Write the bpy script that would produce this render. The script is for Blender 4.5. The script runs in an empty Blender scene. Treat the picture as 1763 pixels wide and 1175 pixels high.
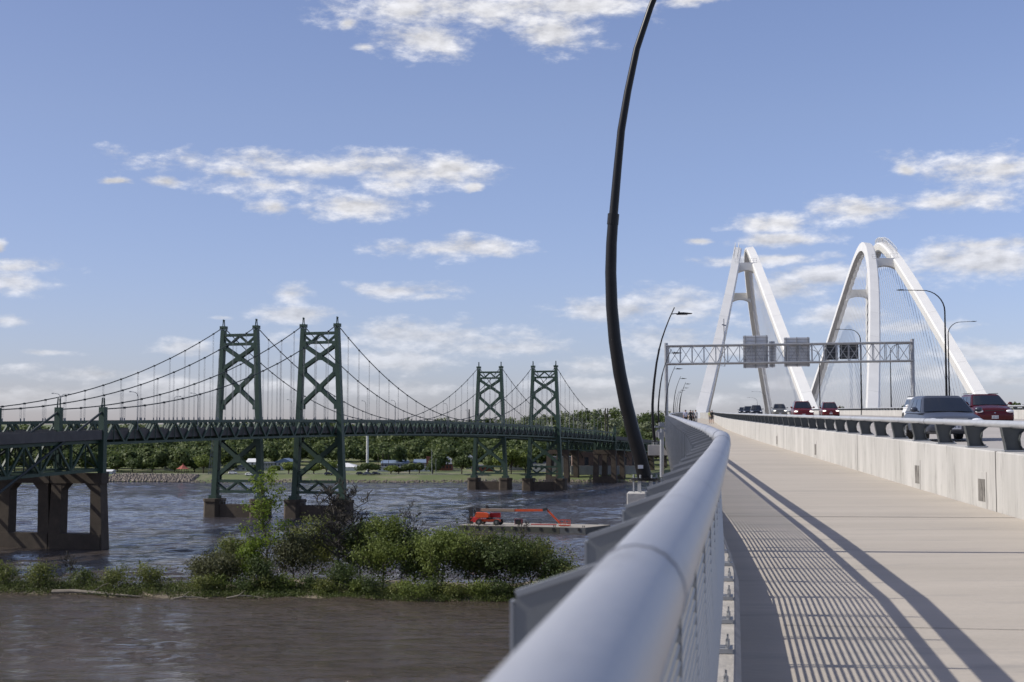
import bpy, bmesh, math, random
import numpy as np
from mathutils import Vector, Matrix
random.seed(7); RNG = np.random.default_rng(7)
R = math.radians
scene = bpy.context.scene
col = scene.collection
# ------------------------------------------------------------------ camera
HC = 21.0                      # eye height above the river
FPX, CX, CY = 2448.0, 881.5, 587.5
PITCH = math.atan((758 - CY) / FPX)
cd = bpy.data.cameras.new("camera"); cam = bpy.data.objects.new("camera", cd); col.objects.link(cam)
cd.sensor_width = 36; cd.lens = FPX / 1763 * 36
cam.location = (0, 0, HC); cam.rotation_euler = (math.pi / 2 + PITCH, 0, 0)
cd.clip_start = 0.05; cd.clip_end = 20000
cd.dof.use_dof = True; cd.dof.focus_distance = 24; cd.dof.aperture_fstop = 6.0
scene.camera = cam
scene.render.resolution_x = 1024; scene.render.resolution_y = 682
scene.view_settings.view_transform = 'Standard'; scene.view_settings.look = 'None'
scene.view_settings.exposure = 0.1; scene.view_settings.gamma = 1
# ------------------------------------------------------------------ sun and sky
SUN_EL, SUN_AZ = R(40), R(-85.5)          # azimuth from +Y towards +X
sd = bpy.data.lights.new("sun", 'SUN'); sd.energy = 4.3; sd.angle = R(0.5); sd.color = (1, .95, .87)
sun = bpy.data.objects.new("sun", sd); col.objects.link(sun)
sv = Vector((math.sin(SUN_AZ) * math.cos(SUN_EL), math.cos(SUN_AZ) * math.cos(SUN_EL), math.sin(SUN_EL)))
sun.rotation_euler = sv.to_track_quat('Z', 'Y').to_euler(); sun.location = (-50, 0, 90)
world = bpy.data.worlds.new("World"); scene.world = world; world.use_nodes = True
wt = world.node_tree; wt.nodes.clear()
def WN(t, **k):
    n = wt.nodes.new(t)
    for a, b in k.items(): setattr(n, a, b)
    return n
def setin(n, i, v, tree):
    if hasattr(v, 'is_linked') or hasattr(v, 'links'): tree.links.new(v, n.inputs[i])
    else: n.inputs[i].default_value = v
def wm(op, a, b=None, c=None, clamp=False):
    n = WN('ShaderNodeMath', operation=op, use_clamp=clamp)
    for i, v in enumerate((a, b, c)):
        if v is not None: setin(n, i, v, wt)
    return n.outputs[0]
def wv(op, a, b=None, c=None):
    n = WN('ShaderNodeVectorMath', operation=op)
    for i, v in enumerate((a, b, c)):
        if v is not None: setin(n, i, v, wt)
    return n
sky = WN('ShaderNodeTexSky', sky_type='NISHITA', sun_disc=False, sun_elevation=SUN_EL, sun_rotation=SUN_AZ % (2 * math.pi))
sky.altitude = 150; sky.air_density = 1.0; sky.dust_density = .8; sky.ozone_density = 1.8
tc = WN('ShaderNodeTexCoord')
sp = WN('ShaderNodeSeparateXYZ'); wt.links.new(tc.outputs['Generated'], sp.inputs[0])
az = wm('ARCTAN2', sp.outputs[0], sp.outputs[1]); el = wm('ARCSINE', sp.outputs[2])
cb = WN('ShaderNodeCombineXYZ'); wt.links.new(az, cb.inputs[0]); wt.links.new(el, cb.inputs[1])
P0 = cb.outputs[0]
# warp of the cloud outlines
def noise(vec, scale, detail=6, rough=.6, stretch=(1, 2.2, 1), off=0):
    mp = wv('MULTIPLY_ADD', vec, stretch, (off, off * .7, off * 1.3))
    n = WN('ShaderNodeTexNoise'); n.inputs['Scale'].default_value = scale; n.inputs['Detail'].default_value = detail
    n.inputs['Roughness'].default_value = rough
    wt.links.new(mp.outputs[0], n.inputs['Vector']); return n
def pxdir(px, py):
    x, y, z = (px - CX) / FPX, 1.0, -(py - CY) / FPX
    c, s = math.cos(PITCH), math.sin(PITCH)
    Y, Z = y * c - z * s, y * s + z * c
    return math.atan2(x, Y), math.atan2(Z, math.hypot(x, Y))
CLOUDS = [  # x, y, half width, half height in the sky (read off the photograph), density
 (800, 20, 190, 34), (730, 72, 90, 26), (960, 52, 80, 36), (1010, 6, 100, 18), (700, 15, 70, 28), (604, 43, 16, 10), (1200, 2, 50, 10),(630,86,18,8),
 (545, 286, 225, 23), (700, 300, 105, 19), (770, 290, 40, 10), (600, 352, 90, 22), (470, 318, 110, 22), (470, 356, 34, 13), (300, 318, 30, 10), (215, 316, 22, 5), (815, 322, 16, 6), (680,315,60,16), (420,300,60,16),
 (775, 426, 118, 17), (690, 500, 80, 13), (740, 511, 40, 8), (495, 505, 34, 15), (490, 540, 88, 14), (375, 548, 26, 5),
 (20, 484, 68, 20), (30, 458, 78, 10), (15, 552, 40, 11), (2, 425, 10, 8), (25, 636, 55, 10), (165, 646, 100, 10), (75, 610, 50, 6), (320, 600, 55, 14),
 (1730, 290, 130, 34), (1640, 345, 110, 24), (1490, 362, 110, 20), (1335, 382, 70, 18), (1340, 414, 66, 12), (1320, 448, 95, 9), (1565, 293, 18, 11), (1700, 448, 130, 30), (1720, 420, 100, 12),
 (720, 580, 200, 24), (860, 600, 160, 18), (690, 622, 130, 22), (1060, 535, 110, 20), (1180, 525, 110, 30), (1150, 590, 120, 26), (1420, 480, 60, 18), (1360,500,70,20), (1200, 415, 20, 5), (1440, 545, 80, 18), (1580, 560, 100, 10),
 (1700, 600, 110, 18), (1640, 640, 120, 14), (1010, 630, 70, 18), (1000, 660, 90, 14), (60, 690, 160, 14), (300, 665, 120, 14), (1380, 660, 90, 12), (1740, 655, 60, 10), (1100, 690, 160, 12), (600, 670, 240, 14), (1290,600,100,14)]
warp = noise(P0, 9, 4, .6, off=3.1)
wsub = wv('SUBTRACT', warp.outputs['Color'], (.5, .5, .5))
P1 = wv('MULTIPLY_ADD', wsub.outputs[0], (.026, .012, 0), P0).outputs[0]
acc = None
for (x, y, rx, ry) in CLOUDS:
    a, e = pxdir(x, y); sx, sy = FPX / rx / 1.12, FPX / ry / 1.12
    v = wv('MULTIPLY_ADD', P1, (sx, sy, 0), (-a * sx, -e * sy, 0))
    l = WN('ShaderNodeVectorMath', operation='LENGTH'); wt.links.new(v.outputs[0], l.inputs[0])
    d = l.outputs['Value']
    acc = d if acc is None else wm('SMOOTH_MIN', acc, d, .25)
# elsewhere in the sky: loose scattered cumulus, away from the view
n_far = noise(P0, 3.4, 7, .58, (1, 2.6, 1), 9.0)
away = wm('MULTIPLY', wm('SUBTRACT', wm('ABSOLUTE', az), .42), 8, clamp=True)
high = wm('MULTIPLY', wm('SUBTRACT', el, .36), 8, clamp=True)
outside = wm('MAXIMUM', away, high)
f_far = wm('MULTIPLY_ADD', n_far.outputs[0], -5.0, 3.75)
acc = wm('ADD', wm('MULTIPLY', acc, wm('SUBTRACT', 1.0, outside)), wm('MULTIPLY', f_far, outside))
n1 = noise(P0, 26, 9, .66, (1, 2.3, 1), 1.7)
n2 = noise(P0, 9, 5, .55, (1, 3.4, 1), 5.2)
dens = wm('SUBTRACT', 1.13, acc)
dens = wm('ADD', dens, wm('MULTIPLY_ADD', n1.outputs[0], 3.3, -1.65))
dens = wm('ADD', dens, wm('MULTIPLY_ADD', n2.outputs[0], 1.3, -.65))
mr = WN('ShaderNodeMapRange', interpolation_type='SMOOTHSTEP'); wt.links.new(dens, mr.inputs[0])
mr.inputs[1].default_value = -.12; mr.inputs[2].default_value = 1.05
up = wm('MULTIPLY', el, 25, clamp=True)
lowfade = wm('MULTIPLY_ADD', wm('MULTIPLY', wm('SUBTRACT', el, .03), 8.5, clamp=True), .5, .50)
mask = wm('MULTIPLY', wm('MULTIPLY', mr.outputs[0], up), lowfade)
# cloud brightness: denser cores greyer, lit rims white
cr = WN('ShaderNodeMapRange'); wt.links.new(dens, cr.inputs[0]); cr.inputs[1].default_value = .5; cr.inputs[2].default_value = 2.4
cr.inputs[3].default_value = 1.0; cr.inputs[4].default_value = .84
n3 = noise(P0, 16, 6, .55, (1, 2.8, 1), 12.4)
PS = wv('ADD', P0, (-.0045, .0050, 0)).outputs[0]
n1s = noise(PS, 26, 5, .62, (1, 2.3, 1), 1.7); n1b = noise(P0, 26, 5, .62, (1, 2.3, 1), 1.7)
relief = wm('MULTIPLY', wm('SUBTRACT', n1b.outputs[0], n1s.outputs[0]), 1.5)
cbri = wm('MULTIPLY', cr.outputs[0], wm('ADD', wm('MULTIPLY_ADD', n3.outputs[0], .30, .85), relief))
CLOUD_GAIN = 1.0
ccol = wv('SCALE', (8.0, 8.05, 8.5)); wt.links.new(cbri, ccol.inputs[3])
tf = wm('MULTIPLY', el, 4.5, clamp=True)
tmix = WN('ShaderNodeMix', data_type='RGBA'); wt.links.new(tf, tmix.inputs[0]); tmix.inputs[6].default_value = (.93, .94, 1.32, 1); tmix.inputs[7].default_value = (1.19, 1.07, 1.23, 1)
skyg = wv('SCALE', tmix.outputs[2]); wt.links.new(wm('MULTIPLY_ADD', wm('MULTIPLY_ADD', az, 1.4, .5, clamp=True), .26, .97), skyg.inputs[3])
skyc = wv('MULTIPLY', sky.outputs[0], skyg.outputs[0])
mix = WN('ShaderNodeMix', data_type='RGBA'); wt.links.new(mask, mix.inputs[0]); wt.links.new(skyc.outputs[0], mix.inputs[6]); wt.links.new(ccol.outputs[0], mix.inputs[7])
bg = WN('ShaderNodeBackground'); wt.links.new(mix.outputs[2], bg.inputs[0]); bg.inputs[1].default_value = .088
wo = WN('ShaderNodeOutputWorld'); wt.links.new(bg.outputs[0], wo.inputs[0])
world.cycles.sampling_method = 'MANUAL'; world.cycles.sample_map_resolution = 512

def P(px, py, Y):
    "world point seen at photograph pixel (px,py) at distance Y"
    x, y, z = (px - CX) / FPX, 1.0, -(py - CY) / FPX
    c, s = math.cos(PITCH), math.sin(PITCH)
    yy, zz = y * c - z * s, y * s + z * c
    return Vector((x / yy * Y, Y, HC + zz / yy * Y))
def proj(p):
    c, s = math.cos(PITCH), math.sin(PITCH); Z = p[2] - HC
    d = p[1] * c + Z * s; u = Z * c - p[1] * s
    return CX + FPX * p[0] / d, CY - FPX * u / d
# ------------------------------------------------------------------ materials
M = {}
def mat(name, c, rough=.6, metal=0., c2=None, nscale=1.0, stretch=(1, 1, 1), bump=0., bscale=None, detail=6, contrast=1.0, emit=None, spec=None, c3=None, n3=None):
    m = bpy.data.materials.new(name); m.use_nodes = True; t = m.node_tree; b = t.nodes['Principled BSDF']
    b.inputs['Roughness'].default_value = rough; b.inputs['Metallic'].default_value = metal
    b.inputs['Base Color'].default_value = (*c, 1)
    if spec is not None: b.inputs['Specular IOR Level'].default_value = spec
    if emit: b.inputs['Emission Color'].default_value = (*emit[:3], 1); b.inputs['Emission Strength'].default_value = emit[3]
    if c2 is not None or bump:
        tcn = t.nodes.new('ShaderNodeTexCoord'); mp = t.nodes.new('ShaderNodeMapping'); mp.inputs['Scale'].default_value = stretch
        t.links.new(tcn.outputs['Object'], mp.inputs[0])
    if c2 is not None:
        n = t.nodes.new('ShaderNodeTexNoise'); n.inputs['Scale'].default_value = nscale; n.inputs['Detail'].default_value = detail; n.inputs['Roughness'].default_value = .62
        t.links.new(mp.outputs[0], n.inputs['Vector'])
        r = t.nodes.new('ShaderNodeMapRange'); r.inputs[1].default_value = .5 - .22 / contrast; r.inputs[2].default_value = .5 + .22 / contrast
        t.links.new(n.outputs[0], r.inputs[0])
        mx = t.nodes.new('ShaderNodeMix'); mx.data_type = 'RGBA'; mx.inputs[6].default_value = (*c, 1); mx.inputs[7].default_value = (*c2, 1)
        t.links.new(r.outputs[0], mx.inputs[0]); outc = mx.outputs[2]
        if c3 is not None:
            nn = t.nodes.new('ShaderNodeTexNoise'); nn.inputs['Scale'].default_value = n3[0]; nn.inputs['Detail'].default_value = 8; nn.inputs['Roughness'].default_value = .7
            mp2 = t.nodes.new('ShaderNodeMapping'); mp2.inputs['Scale'].default_value = n3[1]; t.links.new(tcn.outputs['Object'], mp2.inputs[0]); t.links.new(mp2.outputs[0], nn.inputs['Vector'])
            rr = t.nodes.new('ShaderNodeMapRange'); rr.inputs[1].default_value = n3[2]; rr.inputs[2].default_value = n3[3]; t.links.new(nn.outputs[0], rr.inputs[0])
            m2 = t.nodes.new('ShaderNodeMix'); m2.data_type = 'RGBA'; t.links.new(outc, m2.inputs[6]); m2.inputs[7].default_value = (*c3, 1); t.links.new(rr.outputs[0], m2.inputs[0]); outc = m2.outputs[2]
        t.links.new(outc, b.inputs['Base Color'])
    if bump:
        n2_ = t.nodes.new('ShaderNodeTexNoise'); n2_.inputs['Scale'].default_value = bscale or nscale * 4; n2_.inputs['Detail'].default_value = 8
        t.links.new(mp.outputs[0], n2_.inputs['Vector'])
        bp = t.nodes.new('ShaderNodeBump'); bp.inputs['Strength'].default_value = bump; bp.inputs['Distance'].default_value = .02
        t.links.new(n2_.outputs[0], bp.inputs['Height']); t.links.new(bp.outputs[0], b.inputs['Normal'])
    M[name] = m; return m
def leafmat(name, c, c2, trans=.35):
    m = mat(name, c, .6, 0, c2, .35, contrast=1.2); t = m.node_tree; b = t.nodes['Principled BSDF']; b.inputs['Specular IOR Level'].default_value = .25
    tr = t.nodes.new('ShaderNodeBsdfTranslucent'); ms = t.nodes.new('ShaderNodeMixShader'); ms.inputs[0].default_value = trans
    src = b.inputs['Base Color'].links[0].from_socket; t.links.new(src, tr.inputs[0])
    out = t.nodes['Material Output']; t.links.new(b.outputs[0], ms.inputs[1]); t.links.new(tr.outputs[0], ms.inputs[2]); t.links.new(ms.outputs[0], out.inputs[0]); return m
mat('path_concrete', (.46, .41, .345), .85, 0, (.375, .335, .28), .5, (.35, 1.8, 1), .5, 25, c3=(.27, .25, .225), n3=(.8, (.5, 2.6, 1), .54, .80))
mat('barrier_concrete', (.50, .485, .455), .85, 0, (.36, .35, .325), .9, (1.5, 1.5, .35), .35, 30, 9, 1.2, c3=(.24, .23, .21), n3=(2.2, (1.3, 1.3, .35), .54, .74))
mat('kerb_concrete', (.44, .41, .37), .85, 0, (.28, .265, .24), 4, bump=.4, bscale=40)
mat('road_concrete', (.40, .365, .33), .85, 0, (.31, .29, .265), .5, (.6, .12, 1), .2, 30)
mat('joint', (.035, .033, .03), .9)
mat('rail_grey', (.37, .375, .395), .42, .25, (.345, .355, .38), 2.2, (1, 1, 1), .10, 50, c3=(.22, .22, .225), n3=(4, (1, .6, 1), .53, .72))
mat('post_grey', (.25, .26, .265), .5, .15, (.20, .21, .215), 2)
mat('wire_steel', (.28, .285, .29), .45, .6)
mat('galvanised', (.42, .43, .44), .5, .55, (.30, .31, .32), 3)
mat('barrier_rail', (.50, .51, .52), .45, .35, (.38, .39, .40), 2)
mat('barrier_post', (.062, .068, .07), .5, .1, (.08, .087, .087), 4)
mat('black_pole', (.005, .005, .0055), .38, .0, (.009, .009, .010), 6, spec=.3)
mat('arch_white', (.72, .715, .685), .45, 0, (.65, .645, .62), .25, c3=(.60, .59, .55), n3=(.5, (1, 1, .25), .62, .85))
mat('cable_white', (.62, .63, .64), .5)
mat('sign_back', (.66, .67, .68), .5, .0, (.58, .59, .60), 3)
mat('sign_dark', (.05, .055, .06), .5)
mat('bridge_green', (.022, .050, .032), .5, 0, (.034, .070, .046), .7, c3=(.04, .05, .032), n3=(.9, (1, 1, .3), .58, .8))
mat('cable_dark', (.03, .038, .036), .6)
mat('hanger_grey', (.20, .21, .22), .6)
mat('pier_stone', (.095, .074, .054), .9, 0, (.052, .041, .030), .5, (1, 1, 1), .4, 5, c3=(.07, .052, .04), n3=(.6, (1, 1, .3), .5, .75))
mat('old_deck', (.13, .12, .11), .9, 0, (.09, .083, .076), .5)
mat('tyre', (.015, .015, .015), .8); mat('rim', (.45, .46, .47), .35, .8)
mat('glass_dark', (.012, .014, .016), .06, 0, spec=.8)
mat('paint_grey', (.065, .075, .10), .32, .2); mat('paint_red', (.12, .009, .011), .25, .35); mat('paint_white', (.75, .75, .73), .3)
mat('paint_dark', (.018, .022, .032), .25, .4); mat('paint_bronze', (.17, .165, .15), .3, .5); mat('paint_maroon', (.075, .008, .012), .25, .3)
mat('chrome', (.62, .63, .64), .18, 1.0); mat('black_plastic', (.02, .02, .02), .6)
mat('lamp_lens', (.7, .72, .75), .12, 0, spec=.8); mat('lamp_lit', (.9, .9, .85), .2, emit=(1, .95, .85, 1.3)); mat('lamp_amber', (.5, .16, .03), .2)
mat('plate_white', (.66, .67, .68), .5); mat('plate_ink', (.12, .14, .2), .6)
mat('lift_orange', (.60, .075, .012), .45, 0, (.48, .06, .012), 1.5); mat('lift_red', (.45, .02, .02), .45); mat('boom_grey', (.22, .20, .17), .6, 0, (.28, .17, .10), .6)
mat('machine_black', (.02, .02, .022), .6)
mat('barge_deck', (.33, .305, .265), .9, 0, (.27, .25, .22), .5); mat('barge_hull', (.045, .055, .042), .7, 0, (.075, .07, .05), .4); mat('barge_hull_pale', (.14, .15, .15), .7, 0, (.08, .08, .08), .5)
mat('bark', (.075, .06, .045), .9, 0, (.045, .036, .028), 3, (1, 1, .3), .4); mat('bark_grey', (.048, .043, .034), .95)
leafmat('leaf_olive', (.17, .185, .05), (.10, .125, .035)); leafmat('leaf_dark', (.060, .088, .028), (.09, .12, .035)); leafmat('leaf_bright', (.18, .24, .035), (.13, .19, .03), .5)
leafmat('leaf_mid', (.135, .175, .042), (.175, .215, .05)); leafmat('leaf_wood', (.082, .115, .040), (.14, .17, .058)); leafmat('leaf_pale', (.20, .22, .13), (.13, .16, .08)); leafmat('leaf_twiggy', (.11, .115, .05), (.075, .08, .038))
leafmat('leaf_reed', (.12, .15, .04), (.075, .10, .03))
mat('grass', (.075, .105, .030), .9, 0, (.125, .14, .05), .06, c3=(.20, .17, .12), n3=(.04, (1, 1, 1), .52, .68)); mat('wood_floor', (.05, .06, .025), .95, 0, (.08, .075, .04), .1)
mat('island_soil', (.13, .105, .07), .95, 0, (.20, .165, .115), .6); mat('rock', (.21, .18, .15), .9, 0, (.12, .10, .08), 1.2, bump=.5)
mat('shore_road', (.22, .20, .19), .9)
mat('wall_white', (.62, .62, .60), .8, 0, (.52, .52, .50), .4); mat('wall_brick', (.24, .085, .06), .85, 0, (.18, .07, .05), .6); mat('roof_blue', (.14, .19, .27), .6); mat('roof_grey', (.20, .21, .24), .7); mat('roof_white', (.66, .66, .65), .6); mat('roof_red', (.28, .07, .05), .8)
mat('window_dark', (.03, .035, .045), .15); mat('old_brick', (.22, .15, .115), .9, 0, (.14, .10, .08), .8, (1, 1, 1), .4, 6); mat('pale_render', (.38, .38, .37), .9, 0, (.28, .275, .26), .3)
mat('skin', (.42, .25, .18), .6); mat('cloth_lilac', (.42, .42, .52), .8); mat('cloth_black', (.018, .018, .02), .85); mat('cloth_white', (.6, .6, .58), .8); mat('cloth_grey', (.2, .2, .21), .8); mat('cloth_yellow', (.45, .45, .18), .8); mat('hair_dark', (.02, .014, .01), .7)
# water
def water_mat():
    m = bpy.data.materials.new('river_water'); m.use_nodes = True; t = m.node_tree; b = t.nodes['Principled BSDF']
    b.inputs['Roughness'].default_value = .10; b.inputs['IOR'].default_value = 1.42
    tcn = t.nodes.new('ShaderNodeTexCoord')
    def nz(scale, st, det=5, rough=.6):
        mp = t.nodes.new('ShaderNodeMapping'); mp.inputs['Scale'].default_value = st; t.links.new(tcn.outputs['Object'], mp.inputs[0])
        n = t.nodes.new('ShaderNodeTexNoise'); n.inputs['Scale'].default_value = scale; n.inputs['Detail'].default_value = det; n.inputs['Roughness'].default_value = rough
        t.links.new(mp.outputs[0], n.inputs['Vector']); return n.outputs[0]
    def ma(op, *a, clamp=False):
        n = t.nodes.new('ShaderNodeMath'); n.operation = op; n.use_clamp = clamp
        for i, v in enumerate(a): setin(n, i, v, t)
        return n.outputs[0]
    pat = nz(.022, (.55, .8, 1), 7, .68)      # large calm / ruffled patches
    ruff = t.nodes.new('ShaderNodeMapRange'); ruff.inputs[1].default_value = .38; ruff.inputs[2].default_value = .62; t.links.new(pat, ruff.inputs[0])
    h = ma('ADD', ma('MULTIPLY', nz(.50, (.42, 1, 1), 6, .66), 2.4), ma('ADD', ma('MULTIPLY', nz(2.6, (.7, 1, 1), 5, .65), .50), ma('MULTIPLY', nz(1.2, (.8, 1, 1), 3, .6), .5)))
    big = ma('ADD', ma('MULTIPLY', nz(.085, (.35, 1, 1), 7, .66), 2.2), ma('MULTIPLY', nz(.21, (.30, 1, 1), 6, .66), 2.2))
    h = ma('MULTIPLY', h, ma('MULTIPLY_ADD', ruff.outputs[0], 1.5, .35))
    h = ma('ADD', h, big)
    bp = t.nodes.new('ShaderNodeBump'); bp.inputs['Strength'].default_value = .75; bp.inputs['Distance'].default_value = .55
    t.links.new(h, bp.inputs['Height']); t.links.new(bp.outputs[0], b.inputs['Normal'])
    t.links.new(ma('MULTIPLY_ADD', ruff.outputs[0], .03, .04), b.inputs['Roughness'])
    mx = t.nodes.new('ShaderNodeMix'); mx.data_type = 'RGBA'; mx.inputs[6].default_value = (.080, .058, .034, 1); mx.inputs[7].default_value = (.064, .048, .031, 1)
    t.links.new(nz(.02, (1, .5, 1), 4), mx.inputs[0]); geo = t.nodes.new('ShaderNodeSeparateXYZ'); t.links.new(tcn.outputs['Object'], geo.inputs[0])
    silt_to_sky = t.nodes.new('ShaderNodeMapRange'); silt_to_sky.inputs[1].default_value = 160; silt_to_sky.inputs[2].default_value = 420; t.links.new(ma('ADD', geo.outputs[1], ma('MULTIPLY', pat, 40)), silt_to_sky.inputs[0])
    m3 = t.nodes.new('ShaderNodeMix'); m3.data_type = 'RGBA'; t.links.new(silt_to_sky.outputs[0], m3.inputs[0]); t.links.new(mx.outputs[2], m3.inputs[6]); m3.inputs[7].default_value = (.054, .050, .055, 1)   # silty brown by the near bank; beyond, sky reflection put in as blue grey
    t.links.new(m3.outputs[2], b.inputs['Base Color'])
    M['river_water'] = m
water_mat()
# ------------------------------------------------------------------ mesh helpers
def setp(o, label=None, cat=None, group=None, kind=None):
    if label: o['label'] = label
    if cat: o['category'] = cat
    if group: o['group'] = group
    if kind: o['kind'] = kind
    return o
def empty(name, loc, label, cat, group=None, rz=0.):
    o = bpy.data.objects.new(name, None); col.objects.link(o); o.location = loc; o.rotation_euler = (0, 0, rz); o.empty_display_size = .3
    return setp(o, label, cat, group)
class MB:
    def __init__(s): s.v = []; s.f = []
    def add(s, vs, fs):
        n = len(s.v); s.v += [tuple(map(float, p)) for p in vs]; s.f += [tuple(i + n for i in f) for f in fs]; return s
    def box(s, c, size, rz=0., M4=None):
        hx, hy, hz = size[0] / 2, size[1] / 2, size[2] / 2; cs, sn = math.cos(rz), math.sin(rz)
        vs = []
        for x in (-hx, hx):
            for y in (-hy, hy):
                for z in (-hz, hz):
                    p = (c[0] + x * cs - y * sn, c[1] + x * sn + y * cs, c[2] + z); vs.append(M4 @ Vector(p) if M4 else p)
        return s.add(vs, [(0, 1, 3, 2), (4, 6, 7, 5), (0, 4, 5, 1), (2, 3, 7, 6), (0, 2, 6, 4), (1, 5, 7, 3)])
    def beam(s, p, q, w, h, up=(0, 0, 1), w2=None, h2=None):
        p, q = Vector(p), Vector(q); d = (q - p)
        if d.length < 1e-6: return s
        d.normalize(); u = Vector(up)
        if abs(d.dot(u)) > .98: u = Vector((0, 1, 0)) if abs(d.y) < .9 else Vector((1, 0, 0))
        a = d.cross(u).normalized(); b = a.cross(d).normalized()
        vs = []
        for o, ww, hh in ((p, w, h), (q, w2 or w, h2 or h)):
            for i, j in ((-1, -1), (1, -1), (1, 1), (-1, 1)): vs.append(o + a * (i * ww / 2) + b * (j * hh / 2))
        return s.add(vs, [(0, 3, 2, 1), (4, 5, 6, 7), (0, 1, 5, 4), (1, 2, 6, 5), (2, 3, 7, 6), (3, 0, 4, 7)])
    def tube(s, pts, r, n=8, cap=True):
        pts = [Vector(p) for p in pts]; k = len(pts); rr = r if hasattr(r, '__len__') else [r] * k
        prev = None; rings = []
        for i, p in enumerate(pts):
            d = (pts[min(i + 1, k - 1)] - pts[max(i - 1, 0)])
            if d.length < 1e-9: d = Vector((0, 0, 1))
            d.normalize()
            if prev is None:
                u = Vector((0, 0, 1)) if abs(d.z) < .9 else Vector((1, 0, 0)); a = d.cross(u).normalized()
            else:
                a = (prev - d * prev.dot(d))
                a = a.normalized() if a.length > 1e-6 else d.orthogonal().normalized()
            prev = a; b = d.cross(a)
            rings.append([p + (a * math.cos(2 * math.pi * j / n) + b * math.sin(2 * math.pi * j / n)) * rr[i] for j in range(n)])
        vs = [q for rg in rings for q in rg]; fs = []
        for i in range(k - 1):
            for j in range(n): fs.append((i * n + j, i * n + (j + 1) % n, (i + 1) * n + (j + 1) % n, (i + 1) * n + j))
        if cap: fs += [tuple(range(n))[::-1], tuple((k - 1) * n + j for j in range(n))]
        return s.add(vs, fs)
    def sweep(s, frames, prof, cap=True, closed=True):
        "frames: list of functions (a,b)->point ; prof: list of (a,b)"
        n = len(prof); vs = [fr(a, b) for fr in frames for (a, b) in prof]; fs = []
        for i in range(len(frames) - 1):
            for j in range(n if closed else n - 1): fs.append((i * n + j, (i + 1) * n + j, (i + 1) * n + (j + 1) % n, i * n + (j + 1) % n))
        if cap and closed: fs += [tuple(range(n)), tuple((len(frames) - 1) * n + j for j in range(n))[::-1]]
        return s.add(vs, fs)
    def plate(s, poly, fr, t):
        "extruded polygon: poly [(a,b)], fr(a,b,c)->point, thickness t centred"
        n = len(poly); vs = [fr(a, b, -t / 2) for a, b in poly] + [fr(a, b, t / 2) for a, b in poly]
        return s.add(vs, [tuple(range(n))[::-1], tuple(range(n, 2 * n))] + [(i, (i + 1) % n, n + (i + 1) % n, n + i) for i in range(n)])
    def ell(s, c, r, nu=12, nv=8, M4=None):
        vs = []; fs = []
        for i in range(nv + 1):
            th = math.pi * i / nv
            for j in range(nu):
                ph = 2 * math.pi * j / nu; p = Vector((c[0] + r[0] * math.sin(th) * math.cos(ph), c[1] + r[1] * math.sin(th) * math.sin(ph), c[2] + r[2] * math.cos(th)))
                vs.append(M4 @ p if M4 else p)
        for i in range(nv):
            for j in range(nu): fs.append((i * nu + j, (i + 1) * nu + j, (i + 1) * nu + (j + 1) % nu, i * nu + (j + 1) % nu))
        return s.add(vs, fs)
    def cyl(s, p, q, r, n=12, r2=None): return s.tube([p, q], [r, r2 if r2 is not None else r], n)
    def build(s, name, mname, parent=None, smooth=False, recalc=True, label=None, bevel=0.):
        me = bpy.data.meshes.new(name)
        off = Vector((0, 0, 0)); vs = s.v
        if parent is not None and not getattr(s, 'local', False):
            Mi = parent_world(parent).inverted(); vs = [Mi @ Vector(p) for p in s.v]
        me.from_pydata([tuple(p) for p in vs], [], s.f); me.materials.append(M[mname])
        if recalc:
            bm = bmesh.new(); bm.from_mesh(me); bmesh.ops.recalc_face_normals(bm, faces=bm.faces); bm.to_mesh(me); bm.free()
        if smooth:
            me.shade_smooth()
            if smooth != 'all': me.set_sharp_from_angle(angle=R(38))
        o = bpy.data.objects.new(name, me); col.objects.link(o)
        if parent is not None: o.parent = parent
        if bevel:
            bv = o.modifiers.new('bevel', 'BEVEL'); bv.width = bevel; bv.segments = 2; bv.limit_method = 'ANGLE'; bv.angle_limit = R(35)
        if label: o['label'] = label
        return o
def parent_world(o):
    m = Matrix.LocRotScale(o.location, o.rotation_euler, o.scale)
    return parent_world(o.parent) @ m if o.parent else m
def local(): b = MB(); b.local = True; return b
def copy_tree(o, parent=None):
    c = o.copy(); col.objects.link(c); c.parent = parent
    for ch in [x for x in KIDS.get(o.name, [])] or list(o.children): copy_tree(ch, c)
    return c
KIDS = {}
# ------------------------------------------------------------------ alignment of the new bridge
def pchip(xs, ys):
    xs = np.array(xs, float); ys = np.array(ys, float); h = np.diff(xs); d = np.diff(ys) / h
    m = np.zeros(len(xs)); m[0], m[-1] = d[0], d[-1]
    for i in range(1, len(xs) - 1):
        m[i] = 0 if d[i - 1] * d[i] <= 0 else (h[i - 1] + h[i]) / (h[i - 1] / d[i - 1] + h[i] / d[i])   # weighted mean slope
    def f(x):
        x = float(x)
        if x <= xs[0]: return ys[0] + m[0] * (x - xs[0])
        if x >= xs[-1]: return ys[-1] + m[-1] * (x - xs[-1])
        i = min(int(np.searchsorted(xs, x, 'right')) - 1, len(h) - 1); t = (x - xs[i]) / h[i]
        return (2*t**3 - 3*t*t + 1) * ys[i] + (t**3 - 2*t*t + t) * h[i] * m[i] + (-2*t**3 + 3*t*t) * ys[i+1] + (t**3 - t*t) * h[i] * m[i+1]
    return f
railX = pchip([-6, 0, 1.31, 2.2, 3.4, 5.25, 8.5, 12.3, 12.8, 13.7, 16.4, 19.2, 27.9, 51, 81, 124, 178, 237, 280, 330], [-1.12, -.15, .063, .21, .41, .71, 1.23, 1.82, 1.895, 1.99, 2.30, 2.61, 3.48, 5.87, 8.97, 13.9, 20.8, 28.9, 33.6, 38.6])
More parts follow.
